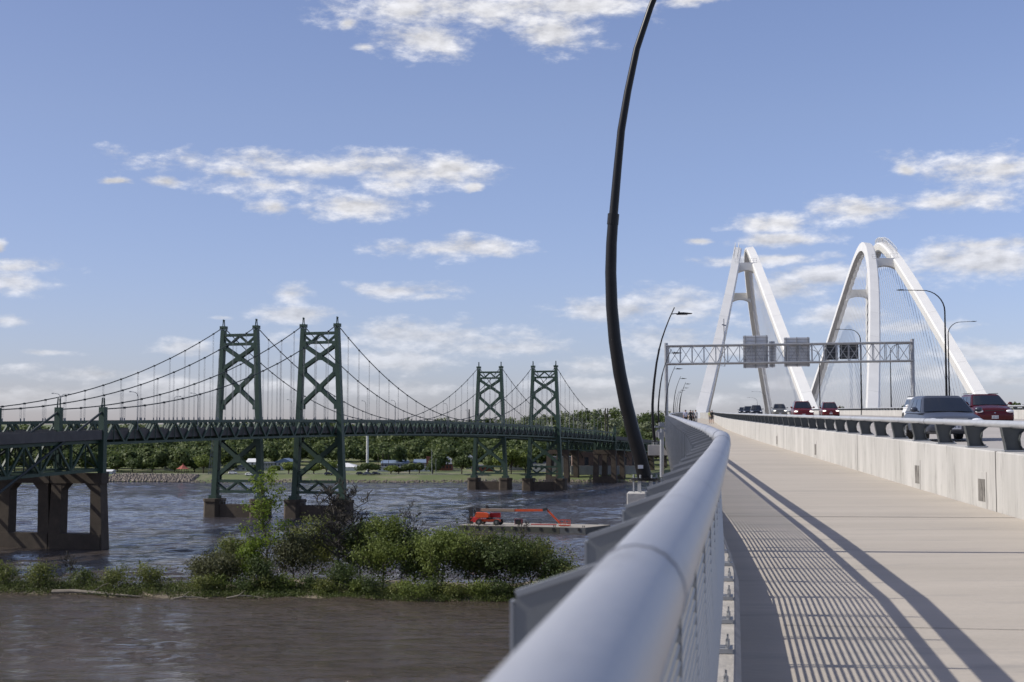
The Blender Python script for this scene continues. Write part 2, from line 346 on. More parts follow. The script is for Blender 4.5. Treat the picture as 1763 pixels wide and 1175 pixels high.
roadX = pchip([0, 8.5, 12.3, 19.2, 27.9, 51, 81, 124, 178, 237, 280, 330, 447, 565, 700], [4.85, 6.15, 6.7, 7.5, 8.38, 10.75, 13.85, 18.8, 25.7, 33.6, 39.9, 47.0, 63.0, 79.0, 97.0])
PW = 4.85
def dz(D):       # path level
    z0 = HC - 1.66
    if D <= 300: return z0 + .0204 * D
    g = .0204; L = 147.0
    return z0 + .0204 * 300 + g * (D - 300) - g / (2 * L) * (D - 300) ** 2
def frame(fX, D, zf=dz):
    "frame at distance D on a line: a = offset to the right (perpendicular), b = height above path level"
    h = .5; t = Vector((fX(D + h) - fX(D - h), 2 * h, 0)).normalized(); n = Vector((t.y, -t.x, 0)); o = Vector((fX(D), D, zf(D)))
    fr = lambda a, b, c=0.: o + n * a + Vector((0, 0, b)) + t * c
    fr.t, fr.n, fr.o = t, n, o; return fr
def frames(fX, Ds): return [frame(fX, D) for D in Ds]
def rng(a, b, st):
    n = max(1, int(round((b - a) / st))); return [a + (b - a) * i / n for i in range(n + 1)]
# ------------------------------------------------------------------ river, land
def river():
    rw = np.random.default_rng(12)
    ys = [60.]; 
    while ys[-1] < 728: ys.append(ys[-1] + .38 + max(0, ys[-1] - 120) * .0026)
    ys = np.array(ys); xs_ = np.arange(-300, 190, .85); X_, Y_ = np.meshgrid(xs_, ys, indexing='ij'); Z_ = np.zeros_like(X_); G_ = np.zeros_like(X_)
    for i in range(14):     # patches of wind and slack water
        lam = rw.uniform(22, 150); th = rw.uniform(-1.2, 1.2); k = 2 * math.pi / lam; G_ += np.sin(k * (np.sin(th) * X_ * .6 + np.cos(th) * Y_) + rw.uniform(0, 6.28))
    G_ = .35 + .95 / (1 + np.exp(-G_ * .9))
    for i in range(64):
        lam = 2.3 * (9.0 / 2.3) ** rw.random(); th = rw.normal() * .62 + .25; k = 2 * math.pi / lam; a = lam * .0052 * rw.uniform(.6, 1.4)
        damp = np.clip((lam * 7 / (.38 + np.maximum(0, Y_ - 120) * .0026) - 14) / 14, 0, 1)   # waves finer than the local mesh are left to the bump
        Z_ += a * damp * np.sin(k * (np.sin(th) * X_ + np.cos(th) * Y_) + rw.uniform(0, 6.28) + .8 * np.sin(X_ * .031 * (i % 5 + 1) + i))
    Z_ *= G_ * (.36 + .34 * np.clip((Y_ - 170) / 60, 0, 1)); nx, ny = X_.shape; V = np.stack([X_, Y_, Z_], -1).reshape(-1, 3); idx = np.arange(nx * ny).reshape(nx, ny)
    F = np.stack([idx[:-1, :-1], idx[1:, :-1], idx[1:, 1:], idx[:-1, 1:]], -1).reshape(-1, 4); n = len(F)
    x0, x1, y0, y1 = xs_[0], xs_[-1], ys[0], ys[-1]; B = 2500.    # the wide, calm remainder of the river round the rippled part
    extra = np.array([(-B, -300, -.02), (B, -300, -.02), (B, y0, -.02), (-B, y0, -.02), (-B, y1, -.02), (x0, y0, -.02), (x0, y1, -.02), (x1, y0, -.02), (B, y1, -.02), (x1, y1, -.02)]); o = len(V); V = np.concatenate([V, extra])
    F = np.concatenate([F, np.array([(o, o + 1, o + 2, o + 3), (o + 3, o + 5, o + 6, o + 4), (o + 7, o + 2, o + 8, o + 9)])]); n = len(F)
    me = bpy.data.meshes.new('river'); me.vertices.add(len(V)); me.vertices.foreach_set('co', V.astype(np.float32).ravel()); me.loops.add(n * 4); me.loops.foreach_set('vertex_index', F.astype(np.int32).ravel())
    me.polygons.add(n); me.polygons.foreach_set('loop_start', np.arange(0, n * 4, 4, dtype=np.int32)); me.polygons.foreach_set('loop_total', np.full(n, 4, dtype=np.int32)); me.update(); me.shade_smooth(); me.materials.append(M['river_water'])
    ob = bpy.data.objects.new('river', me); col.objects.link(ob); return ob
setp(river(), kind='structure')
def shoreY(x):   # where the far bank meets the water
    return 714 + 6 * math.sin(x * .021) + 4 * math.sin(x * .057 + 1)
def bank_h(x, y):
    t = y - shoreY(x)
    if t < 0: return max(-3, t * .25)
    base = min(t / 22, 1) ** .8 * 3.4 + max(0, t - 22) * .012
    hill = max(0, min((y - 800) / 330, 1)); hill = hill * hill * (3 - 2 * hill)
    k = 17 + 7 * math.exp(-((x - 60) / 90) ** 2) - 3 * math.exp(-((x + 330) / 110) ** 2)
    return base + hill * k
def sheet(name, m, xs, ys, zf, dzz=0., kind='structure'):
    b = MB(); n = len(ys); vs = [(x, y, zf(x, y) + dzz) for x in xs for y in ys]
    b.add(vs, [(i * n + j, (i + 1) * n + j, (i + 1) * n + j + 1, i * n + j + 1) for i in range(len(xs) - 1) for j in range(n - 1)])
    return setp(b.build(name, m, smooth='all'), kind=kind)
ysb = rng(700, 760, 2.5) + rng(764, 1250, 14) + [1400, 2500, 9000]
xsb = [-9000, -3000, -1200] + rng(-700, 700, 7) + [1200, 3000, 9000]
sheet('far_bank', 'grass', xsb, ysb, bank_h)
# rock revetment along the water
def scatter_rocks(name, x0, x1, n, t0, t1, smin, smax, label):
    b = MB()
    for i in range(n):
        x = random.uniform(x0, x1); t = random.uniform(t0, t1); y = shoreY(x) + t; r = random.uniform(smin, smax)
        vs = []; c = Vector((x, y, bank_h(x, y) + r * .1))
        for dx, dy, dzv in ((1,0,0),(-1,0,0),(0,1,0),(0,-1,0),(0,0,1),(0,0,-1)):
            vs.append(c + Vector((dx, dy, dzv * .8)) * r * random.uniform(.6, 1.2) + Vector((random.uniform(-.2, .2), random.uniform(-.2, .2), 0)) * r)
        b.add(vs, [(0,2,4),(2,1,4),(1,3,4),(3,0,4),(2,0,5),(1,2,5),(3,1,5),(0,3,5)])
    o = b.build(name, 'rock'); return setp(o, label, 'rocks', kind='stuff')
scatter_rocks('riprap', -206, -160, 1500, .2, 17, .6, 1.6, 'heap of pale grey rocks sloping into the river on the far bank at left')
scatter_rocks('riprap', -165, 130, 1100, -.5, 4.0, .3, .9, 'narrow strip of broken rocks along the grassy far shore')
# riverside road
b = MB(); xs = rng(-230, 230, 6)
b.sweep([(lambda a, bb, x=x: Vector((x, shoreY(x) + 27 + a, bank_h(x, shoreY(x) + 27) + .12 + bb))) for x in xs], [(-3, 0), (3, 0), (3, -.3), (-3, -.3)])
setp(b.build('river_road', 'shore_road'), kind='structure')
# ------------------------------------------------------------------ path and roads of the new bridge
Dp = rng(-6, 12, 1) + rng(14, 60, 2) + rng(66, 330, 6)
b = MB(); b.sweep(frames(railX, Dp), [(.05, 0), (PW + .02, 0), (PW + .02, -.35), (.05, -.35)])
setp(b.build('path', 'path_concrete'), kind='structure')
b = MB()
for D in (11.2, 22.6, 39, 58.5, 81, 103, 128, 155, 185):   # dark sealed joints across the path
    fr = frame(railX, D); wj = .022 if D in (22.6, 81, 39, 128) else .006
    b.add([fr(.45, .004, -wj), fr(PW, .004, -wj), fr(PW, .004, wj), fr(.45, .004, wj)], [(0, 1, 2, 3)])
setp(b.build('path_joint', 'joint'), kind='structure')
RW = 20.0
roadZ = lambda a: .60 + .024 * (a - .4)
Dr = rng(-6, 60, 4) + rng(66, 700, 10)
b = MB(); b.sweep(frames(roadX, Dr), [(.44, roadZ(.44)), (RW - .44, roadZ(RW - .44)), (RW - .44, -.6), (.44, -.6)])
setp(b.build('road', 'road_concrete'), kind='structure')
b = MB()
for off, dash in ((2.2, 0), (5.85, 1), (9.5, 1), (13.15, 1), (16.8, 0)):
    D = 8.
    while D < 420:
        L = 3. if dash else 12.
        for k in range(int(L // 3)):
            f0, f1 = frame(roadX, D + 3 * k), frame(roadX, D + 3 * k + 3)
            b.add([f0(off - .07, roadZ(off) + .004), f0(off + .07, roadZ(off) + .006), f1(off + .07, roadZ(off) + .006), f1(off - .07, roadZ(off) + .004)], [(0, 1, 2, 3)])
        D += 12
setp(b.build('road_marking', 'wall_white'), kind='structure')
# deck girders and piers under the new bridge (below the path, carried on columns)
br = empty('bridge_deck', (railX(60), 60, 0), 'pale girder deck on concrete piers carrying the new road and path beside the camera', 'bridge')
b = MB(); b.sweep(frames(railX, Dp), [(-.222, .0), (.045, .0), (.045, -.36), (.1, -.5), (-.222, -.3)]); b.build('deck_edge', 'kerb_concrete', br)
b = MB(); b.sweep(frames(roadX, Dr), [(-1, -.66), (RW - .6, -.66), (RW - 3, -2.8), (2, -2.8)]); b.build('girder', 'kerb_concrete', br)
for D in (20, 100, 180, 260):
    b = MB(); fr = frame(roadX, D)
    for a in (2.5, 10, 17.5):
        b.tube([fr(a, -dz(D) - 4), fr(a, -2.78)], 1.3, 16)
    b.build('pier', 'kerb_concrete', br)
# second carriageway
road2X = lambda D: roadX(D) + (31.2 if D < 180 else 31.2 + 8.3 * min(1, ((D - 180) / 160)) ** 1.3)
b = MB(); b.sweep(frames(road2X, rng(40, 700, 10)), [(.44, 1.0), (RW, 1.3), (RW, -.6), (.44, -.6)])
setp(b.build('road', 'road_concrete'), kind='structure')
# ------------------------------------------------------------------ pedestrian railing
SP = 1.16
posts = [];  D = -4.36
while D < 330:
    posts.append(D); fr = frame(railX, D); D += SP * fr.t.y
rail = empty('path_railing', (railX(0), 0, dz(0)), 'grey metal railing with fat round handrail along the left edge of the footpath', 'railing')
b = MB(); b.tube([frame(railX, D)(0, 1.41) for D in posts], .066, 20)
hr = b.build('handrail', 'rail_grey', rail, smooth=True)
for D in [1.97, 10.7, 13.5, 19.4] + rng(28, 320, 8.7):
    fr = frame(railX, D); b = MB(); b.tube([fr(0, 1.41, -.012), fr(0, 1.41, .012)], .0685, 20); b.build('sleeve', 'rail_grey', hr, smooth=True)
b = MB(); b.tube([frame(railX, D)(-.05, 1.21) for D in posts], .034, 10); b.build('middle_rail', 'post_grey', rail, smooth=True)
b = MB(); b.sweep([frame(railX, D) for D in Dp], [(-.22, -.02), (-.22, .28), (.09, .28), (.12, .25), (.12, -.02)])
b.build('kerb', 'kerb_concrete', rail)
def rail_post(b, bb, ba, D, bc=None):
    fr = frame(railX, D)
    fin = [(-.03, 1.40), (-.064, 1.40), (-.255, 1.334), (-.262, 1.31), (-.262, -.14), (-.225, -.18), (-.225, .31), (-.01, .31), (-.02, .8), (-.02, 1.34)]
    b.plate(fin, lambda a, h, c: fr(a, h, c), .022)
    b.plate([(-.19, 1.19), (-.19, .31), (-.02, .31), (-.03, 1.19)], lambda a, h, c: fr(a, h, c + .075), .022)
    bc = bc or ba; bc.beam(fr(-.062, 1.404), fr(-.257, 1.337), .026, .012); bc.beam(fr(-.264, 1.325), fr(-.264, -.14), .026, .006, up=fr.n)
    bb.box((0, 0, 0), (.10, .09, .075), M4=Matrix.Translation(fr(-.12, .74, .037)) @ Matrix.Rotation(math.atan2(fr.t.y, fr.t.x) - math.pi / 2, 4, 'Z'))
    ba.plate([(-.20, .282), (.075, .282), (.075, .308), (-.20, .308)], lambda a, h, c: fr(a, h, c + .03), .17)
    for c in (-.03, .09):
        for a in (.045,): ba.cyl(fr(a, .307, c), fr(a, .345, c), .013, 6); ba.cyl(fr(a, .345, c), fr(a, .375, c), .006, 6)
sb, sbb, sba = MB(), MB(), MB()
for i, D in enumerate(posts):
    if i < 100:
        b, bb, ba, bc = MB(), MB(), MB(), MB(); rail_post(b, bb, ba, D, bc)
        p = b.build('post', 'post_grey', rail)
        bc.build('lit_edge_strip', 'galvanised', p)  # paler metal on fin tops and outer edges paints in their sunlit rims
        if i < 34:
            bb.build('bracket', 'post_grey', p); ba.build('base_plate', 'galvanised', p)
        else:
            bb.build('bracket', 'post_grey', p)
            sba.add(ba.v, ba.f)
    else: rail_post(sb, sb, sb, D)
o = sb.build('post', 'post_grey', rail); o['kind'] = 'stuff'
o = sba.build('base_plate', 'galvanised', rail); o['kind'] = 'stuff'
far = MB()
for i in range(len(posts) - 1):
    f0, f1 = frame(railX, posts[i]), frame(railX, posts[i + 1]); fm = frame(railX, (posts[i] + posts[i + 1]) / 2)
    near = i < 100
    if not near and i % 3: continue
    if not near: f1 = frame(railX, posts[min(i + 3, len(posts) - 1)])
    b = MB() if near else far
    nr = 20
    for k in range(nr):
        h = .36 + (1.15 - .36) * k / (nr - 1); off = .0 - .04 * (h - .3)
        if near and i < 36: b.tube([f0(off, h), f1(off, h)], .0078, 5, cap=False)
        else: b.tube([f0(off, h), f1(off, h)], .0085, 3, cap=False)
    if near: b.build('wire_infill', 'wire_steel', rail)
o = far.build('wire_infill', 'wire_steel', rail); o['kind'] = 'stuff'
# ------------------------------------------------------------------ road barriers
def barrier(name, fX, Ds, side, label, a0, base, wtop, rtop, plo, phi, drains=(), seams=(), rscale=1.0, spacing=2.7, first=0, post_h=None, zoff=0.):
    "side=+1: wall occupies a0..a0+.42 to the right of the line"
    r = empty(name, (fX(Ds[0]), Ds[0], dz(Ds[0])), label, 'barrier')
    b = MB(); b.sweep(frames(fX, Ds), [(a0, base), (a0, wtop - .02), (a0 + .02, wtop), (a0 + .40, wtop), (a0 + .42, wtop - .02), (a0 + .42, base)])
    b.build('wall', 'barrier_concrete', r)
    c = a0 + .21
    b = MB(); b.tube([frame(fX, D)(c, rtop) for D in Ds], .062 * rscale, 14); rl = b.build('rail', 'barrier_rail', r, smooth=True)
    b = MB()
    for D in np.arange(Ds[0] + 2, Ds[-1], 10.8):
        for q in (0, .75 * (D % 2 > 1)):
            fr = frame(fX, D + q); b.tube([fr(c, rtop, -.02), fr(c, rtop, .02)], .0665 * rscale, 14)
    b.build('sleeve', 'galvanised', rl)
    def one(b, bp, D, full):
        fr = frame(fX, D); z0, z1 = wtop + .025, rtop - .045
        H = z1 - z0; s = -1 if a0 >= 0 else 1
        L = [(-.20, 1), (-.175, .6), (-.15, .3), (-.135, 0)]; Rr = [(.13, 0), (.085, .22), (.075, .5), (.10, .75), (.19, .93), (.21, 1)]
        poly = [(c + x, z0 + H * t) for x, t in L] + [(c + x, z0 + H * t) for x, t in Rr]
        b.plate(poly, lambda a, h, cc: fr(a, h, cc), .02)
        if full:
            for pts in (L, Rr[:1] + Rr[1:]):
                for (x0, t0), (x1, t1) in zip(pts, pts[1:]):
                    b.add([fr(c + x0, z0 + H * t0, -.08), fr(c + x0, z0 + H * t0, .08), fr(c + x1, z0 + H * t1, .08), fr(c + x1, z0 + H * t1, -.08),
                           fr(c + x0 + .014, z0 + H * t0, -.08), fr(c + x0 + .014, z0 + H * t0, .08), fr(c + x1 + .014, z0 + H * t1, .08), fr(c + x1 + .014, z0 + H * t1, -.08)],
                          [(0, 1, 2, 3), (4, 7, 6, 5), (0, 4, 5, 1), (3, 2, 6, 7), (0, 3, 7, 4), (1, 5, 6, 2)])
        bp.plate([(c - .17, wtop + .002), (c + .19, wtop + .002), (c + .19, wtop + .027), (c - .17, wtop + .027)], lambda a, h, cc: fr(a, h, cc), .20)
        if full:
            for cc in (-.06, .06): bp.cyl(fr(c + .15, wtop + .02, cc), fr(c + .15, wtop + .06, cc), .016, 6)
    st, sp_ = MB(), MB(); k = 0; D = first or Ds[0] + .5
    while D < Ds[-1]:
        if k < 97:
            b, bp = MB(), MB(); one(b, bp, D, k < 60); p = b.build('post', 'barrier_post', r)
            if k < 24: bp.build('base_plate', 'galvanised', p)
            else: sp_.add(bp.v, bp.f)
        else: one(st, sp_, D, False)
        D += spacing * frame(fX, D).t.y; k += 1
    if st.v: o = st.build('post', 'barrier_post', r); o['kind'] = 'stuff'
    if sp_.v: o = sp_.build('base_plate', 'galvanised', r); o['kind'] = 'stuff'
    for D in seams:
        b = MB(); fr = frame(fX, D)
        for (p0, p1) in (((a0 - .003, base), (a0 - .003, wtop + .003)), ((a0 - .003, wtop + .003), (a0 + .42, wtop + .003))):
            b.add([fr(*p0, -.022), fr(*p0, .022), fr(*p1, .022), fr(*p1, -.022)], [(0, 1, 2, 3)])
        b.build('expansion_joint', 'joint', r)
    for D, big in drains:
        fr = frame(fX, D); b = MB(); W_, H_ = .25, .38
        z0 = .12
        b.plate([(-W_ - .10, z0 - .12), (W_ + .10, z0 - .12), (W_ + .10, z0 + H_ + .12), (-W_ - .10, z0 + H_ + .12)], lambda a, h, cc: fr(a0 - .004 + cc, h, a), .008)
        f = b.build('drain_surround', 'barrier_concrete', r); b = MB()
        b.plate([(-W_, z0), (W_, z0), (W_, z0 + H_), (-W_, z0 + H_)], lambda a, h, cc: fr(a0 - .0095 + cc, h, a), .005); b.build('drain_board', 'drain_wood', f)
    return r
mat('patch_concrete', (.53, .51, .47), .85, 0, (.42, .405, .38), 3, bump=.2, bscale=30)
mat('drain_wood', (.05, .045, .04), .9, 0, (.26, .245, .22), 6, (4, 4, .8), .6, 20, contrast=1.5)
Db = rng(-4, 60, 2) + rng(65, 600, 5)
barrier('road_barrier', roadX, Db, 1, 'long low concrete wall between footpath and road with round top rail on dark curved posts', 0., -.3, 1.0, 1.44, 0, 0,
        drains=((30.4, 1), (24.4, 1), (66, 1), (50, 0)), seams=(23.4, 81, 39.5), first=15.0)
barrier('road_barrier', lambda D: roadX(D) + RW * 1.0, rng(50, 330, 5) + rng(336, 600, 8), 1, 'far road barrier behind the cars, concrete wall with thin grey rail', -.42, -.3, 1.74, 2.02, 0, 0, rscale=.9)
barrier('road_barrier', road2X, rng(90, 330, 5), 1, 'low concrete barrier of the second roadway seen beyond the red minivan', 0, -.3, 1.65, 2.0, 0, 0, rscale=.9, spacing=5.4)
# parapet where the path swings away to the left of the road
pp = lambda D: railX(D) + PW + .12
b = MB(); b.sweep(frames(pp, rng(234, 330, 6)), [(0, -.3), (0, 1.35), (.25, 1.35), (.25, -.3)])
setp(b.build('path_parapet', 'pale_render'), 'plain grey parapet at the far end of the footpath where it swings left', 'parapet')
# ------------------------------------------------------------------ lamp poles along the path
def pole_profile(tr, Dist, x0, y0):
    k = Dist / FPX; return [((x - x0) * k, (y0 - y) * k) for x, y in tr]
far_tr = [(1120 + (x) / 4.197, 500 + y / 4.197) for x, y in ((55, 1095), (50, 1050), (44, 980), (41, 900), (41, 830), (46, 750), (56, 650), (72, 530), (92, 430), (112, 355), (138, 280), (170, 200), (205, 125))]
near_tr = [(1117, 828), (1108, 790), (1096, 745), (1085, 700), (1074, 645), (1066, 590), (1061, 530), (1059.5, 470), (1061, 420), (1064.5, 372), (1072, 290), (1079, 220), (1091, 150), (1107, 75), (1132, 0), (1150, -45), (1170, -100), (1186, -150)]
def path_lamp(D, prof, r0, r1, collar, label, side=-.78, grp='curved black lamps along the footpath', near=False):
    fr = frame(railX, D); th = math.atan2(-fr.t.x, fr.t.y); zb = (.85 if near else .32)
    t = empty('path_lamp', fr(side, zb), label, 'street lamp', grp, rz=0)
    n = len(prof); Z = prof[-1][1]
    rr = [r0 + (r1 - r0) * (z / Z) for x, z in prof]
    b = local(); ci = min(range(n), key=lambda i: abs(prof[i][1] - collar))
    b.tube([(x, 0, z) for x, z in prof[:ci + 1]], rr[:ci + 1], 16); b.tube([(x, 0, z) for x, z in prof[ci:]], [r * .86 for r in rr[ci:]], 16)
    pole = b.build('pole', 'black_pole', t, smooth=True)
    b = local(); cx, cz = prof[ci]; dx = (prof[ci + 1][0] - cx); dzv = prof[ci + 1][1] - cz; L = math.hypot(dx, dzv)
    b.tube([(cx - dx / L * .10, 0, cz - dzv / L * .10), (cx + dx / L * .03, 0, cz + dzv / L * .03)], rr[ci] * 1.1, 16); b.build('collar', 'black_pole', pole)
    tx, tz = prof[-1]; px_, pz_ = prof[-2]
    hx, hz = px_ + (tx - px_) * .35, pz_ + (tz - pz_) * .35
    b = local(); b.tube([(hx, 0, hz), (hx + .16, 0, hz + .02), (hx + .3, 0, hz + .025)], .02, 8); b.build('arm', 'black_pole', t)
    b = local(); b.plate([(hx + .22, -.035), (hx + .30, .045), (hx + .52, .05), (hx + .92, .012), (hx + .92, -.015), (hx + .45, -.05), (hx + .28, -.055)], lambda a, h, c: Vector((a, c, hz + .025 + h)), .24)
    hd = b.build('lamp_head', 'black_pole', t, bevel=.01)
    b = local(); b.box((hx + .55, 0, hz - .032), (.34, .17, .012)); b.build('lens', 'lamp_lens', hd)
    b = local(); b.cyl((hx + .34, 0, hz + .06), (hx + .34, 0, hz + .12), .035, 8); b.build('sensor', 'black_pole', hd)
    b = local(); b.cyl((0, 0, -.02), (0, 0, .012), r0 * 1.9, 20); fl = b.build('base_flange', 'black_pole', t); b = local()
    for k in range(6):
        a = k * math.pi / 3; b.cyl((math.cos(a) * r0 * 1.55, math.sin(a) * r0 * 1.55, -.16), (math.cos(a) * r0 * 1.55, math.sin(a) * r0 * 1.55, .05), .012, 6)
    b.build('anchor_bolts', 'galvanised', fl)
    b = MB(); top = -.12
    bl_ = .21 if near else .30
    b.plate([(side - bl_, zb - .16), (side + .34, zb - .16), (side + .62, min(zb - .62, .1)), (side - bl_, min(zb - .55, -.3 if not near else 1))], lambda a, h, c: fr(a, h, c), .55); b.build('pedestal', 'patch_concrete', t, bevel=.01)
    if near:
        b = local(); b.box((.07 * 0 + prof[1][0], -r0 - .006, prof[1][1] * .55), (.062, .008, .042)); b.build('number_plate', 'plate_white', t)
    return t
path_lamp(17, pole_profile(near_tr, 17, 1117, 828), .088, .036, 3.17, 'tall curved black pole nearest the camera, running out of the top of the frame', near=True)
pf = pole_profile(far_tr, 63, far_tr[0][0], far_tr[0][1])
rel = ['nearest complete curved black lamp, with its lamp head left of the sign gantry', 'curved black lamp whose head overlaps the left end of the sign gantry', 'third complete curved lamp, just below the left end of the gantry truss',
       'fourth complete curved lamp beyond the gantry post', 'fifth complete curved lamp above the path bend', 'sixth complete curved lamp, rightmost head of the row', 'seventh small curved lamp far along the path railing', 'smallest curved lamp at the far end of the path']
for i, D in enumerate((63, 106, 146, 190, 228, 268, 300, 325)):
    path_lamp(D, pf, .072, .028, 4.2, rel[i])
# grey utility post with brackets outside the railing
fr = frame(railX, 38)
t = empty('equipment_post', fr(-.75, -.6), 'slim galvanised post with clamps and brackets just outside the path railing', 'post')
def q(x, y, Y=38.): return P(x, y, Y)
b = MB(); b.cyl(q(1139.5, 822), q(1139.5, 738), .055, 12); b.build('post', 'galvanised', t, smooth=True)
b = MB(); b.beam(q(1127, 735), q(1149, 735), .05, .05); b.beam(q(1131, 742), q(1148, 742), .04, .05); b.build('bracket', 'galvanised', t)
b = MB(); b.box(q(1139, 731), (.14, .12, .1)); b.box(q(1138, 750), (.12, .12, .16)); b.build('clamp', 'galvanised', t)
# ------------------------------------------------------------------ arches
mat('splice_grey', (.55, .55, .53), .5)
def make_arch(Dm, Xm, slope, label, L=104.6, H=52.0, e=.353, ob=12.8, ot=2.3, qv=1.145, zb=28.0, rail_side=-1):
    t = empty('arch_bridge', (Xm, Dm, 20), label, 'bridge', 'white twin basket handle arches')
    ax = Vector((slope, 1, 0)).normalized(); nr = Vector((ax.y, -ax.x, 0)); k = math.sqrt(1 + slope * slope)
    def cen(u, side):
        z = H * (1 - (math.sqrt(u * u + e * e) - e) / (math.sqrt(1 + e * e) - e))
        r = max(0., 1 - z / H); off = ot + (ob - ot) * r ** qv
        return Vector((Xm, Dm, zb)) + Vector((slope, 1, 0)) * (L * u) + Vector((1, -slope, 0)) * (side * off) + Vector((0, 0, z))
    us = [-1.3 + 2.6 * i / 120 for i in range(121)]
    ribs = []
    for side in (-1, 1):
        b = MB(); fs = []
        for u in us:
            c = cen(u, side); d = (cen(u + .004, side) - cen(u - .004, side)).normalized()
            # basket-handle rib: its flat side faces out, tilted inwards towards the top
            lean = cen(u, side) - cen(u, 0) ; out = nr * side
            tilt = math.atan2(8.0, H); o = (out * math.cos(tilt) + Vector((0, 0, 1)) * math.sin(tilt) * 1.0)
            o = (o - d * o.dot(d)).normalized(); nn = d.cross(o).normalized()
            if nn.z < 0: nn = -nn
            s = 1.0 + .22 * min(abs(u), 1.2); wv_, hv = 2.3 * s / 2, 2.75 * s / 2
            fs.append(lambda a, bb, c=c, o=o, nn=nn, wv_=wv_, hv=hv: c + o * a * wv_ + nn * bb * hv)
        b.sweep(fs, [(-1, -.92), (-1, .82), (-.75, 1), (1, 1), (1, -.92)])
        rb = b.build('rib', 'arch_white', t, smooth=True); ribs.append(rb)
        for k_ in range(-9, 10):   # bolted splices between rib segments
            u = k_ * .105; c = cen(u, side); i_ = min(range(121), key=lambda q: abs(us[q] - u)); f0, f1 = fs[max(i_ - 1, 0)], fs[min(i_ + 1, 120)]
            def mixf(a, bb, w_, f0=f0, f1=f1): return f0(a, bb).lerp(f1(a, bb), w_)
            bs = MB(); bs.sweep([lambda a, bb, w_=w_: mixf(a * 1.006, bb * 1.006, w_) for w_ in (.485, .515)], [(-1, -.92), (-1, .82), (-.75, 1), (1, 1), (1, -.92)]); bs.build('splice', 'splice_grey', rb)
        # service railing over the crown
        b = MB(); tops = []
        if side == rail_side:
          for i in range(34):
            u = -.27 + .30 * i / 33; c = cen(u, side); d = (cen(u + .004, side) - cen(u - .004, side)).normalized(); up = d.cross(nr).normalized(); up = up if up.z > 0 else -up
            for o_ in (-.55, .55):
                p = c + up * 1.4 + nr * o_; b.beam(p, p + up * 1.5, .085, .085); 
                if o_ > 0: tops.append(p + up * 1.5)
        for p, q_ in zip(tops, tops[1:]): b.beam(p, q_, .08, .08); b.beam(p - nr * 1.1, q_ - nr * 1.1, .08, .08)
        if b.v: b.build('crown_railing', 'arch_white', rb)
    for u in (-.30, .34, -.0):   # cross beams with curved soffit
        if u == 0: continue
        a_, b_ = cen(u, -1), cen(u, 1); b = MB(); n = 12; half = 1.5
        fs = []
        for i in range(n + 1):
            tt = i / n; p = a_.lerp(b_, tt); dp = 1.2 + 1.3 * (2 * tt - 1) ** 2
            fs.append(lambda aa, bb, p=p, dp=dp: p + ax * aa * half + Vector((0, 0, 1.0 if bb > 0 else -dp)))
        b.sweep(fs, [(-1, -1), (-1, 1), (1, 1), (1, -1)]); b.build('cross_beam', 'arch_white', t)
    u = -.30; a_, b_ = cen(u, -1), cen(u, 1); b = MB()
    for dzv in (1.5, 2.1): b.beam(a_ + Vector((0, 0, dzv)) - ax * 1.3, b_ + Vector((0, 0, dzv)) - ax * 1.3, .06, .06)
    for i in range(8): p = a_.lerp(b_, i / 7) - ax * 1.3; b.beam(p + Vector((0, 0, 1)), p + Vector((0, 0, 2.1)), .05, .05)
    b.build('platform_railing', 'galvanised', t)
    # hangers
    for side in (-1, 1):
        for i in range(46):
            u = -.90 + 1.80 * i / 45; c = cen(u, side); foot = Vector((Xm, Dm, 0)) + Vector((slope, 1, 0)) * (L * u) + Vector((1, -slope, 0)) * (side * 12.3); foot.z = dz(foot.y) + .9
            b = MB(); b.cyl(foot, c - Vector((0, 0, .6)), .065, 4); b.build('hanger', 'cable_white', t)
    return t
make_arch(447, 73.02, .136, 'left white arch bridge over the near roadway, standing beyond the sign gantry', ot=1.8)
make_arch(436.2, 110.8, .130, 'right white arch bridge over the second roadway, with railing on its crown', rail_side=1)
# ------------------------------------------------------------------ road lamps
def road_lamp(base, Ht, arm, label, r=.12, dirv=(-1, .13)):
    t = empty('road_lamp', base, label, 'street lamp', 'tall black lamps along the roadway')
    d = Vector((*dirv, 0)).normalized(); L = abs(arm); s = 1
    R_ = min(L * .55, 2.4); pts = [Vector((0, 0, 0)), Vector((0, 0, (Ht - R_) * .5))]; rs = [r, r * .75]
    for i in range(9):
        a = math.pi / 2 * i / 8; pts.append(d * (R_ * (1 - math.cos(a))) + Vector((0, 0, Ht - R_ + R_ * math.sin(a)))); rs.append(r * (.55 - .25 * i / 8))
    pts.append(d * L + Vector((0, 0, Ht + .05))); rs.append(r * .28)
    b = local(); b.tube(pts, rs, 10); b.build('pole', 'black_pole', t, smooth=True)
    b = local(); e = d * L; nrm = Vector((d.y, -d.x, 0))
    b.plate([(L - .1, -.04), (L + .15, .05), (L + .5, .04), (L + .75, 0), (L + .5, -.05)], lambda a, h, c: d * a + nrm * c + Vector((0, 0, Ht + .06 + h)), .26); b.build('lamp_head', 'black_pole', t)
    b = local(); b.cyl((0, 0, -.5), (0, 0, .12), r * 1.7, 12); b.build('base', 'galvanised', t)
    return t
def rbase(D, off=RW + .25, f=None): fr = frame(f or roadX, D); return fr(off, 1.0)
road_lamp(rbase(130, 19.6), 11.5, 3.5, 'tall black road lamp with arm to the left, just right of the gantry')
road_lamp(rbase(194, 19.4), 11.6, 2.6, 'tall black road lamp passing behind the dark message board of the gantry')
road_lamp(rbase(258, 18.8), 11.6, 2.6, 'black road lamp in the gap between the two white arches')
road_lamp(P(1317.5, 714, 500), 15.6 - (500 * .018 - 9) - 7.6, 4.0, 'thin grey lamp rising beside the inner leg of the left arch', .1)
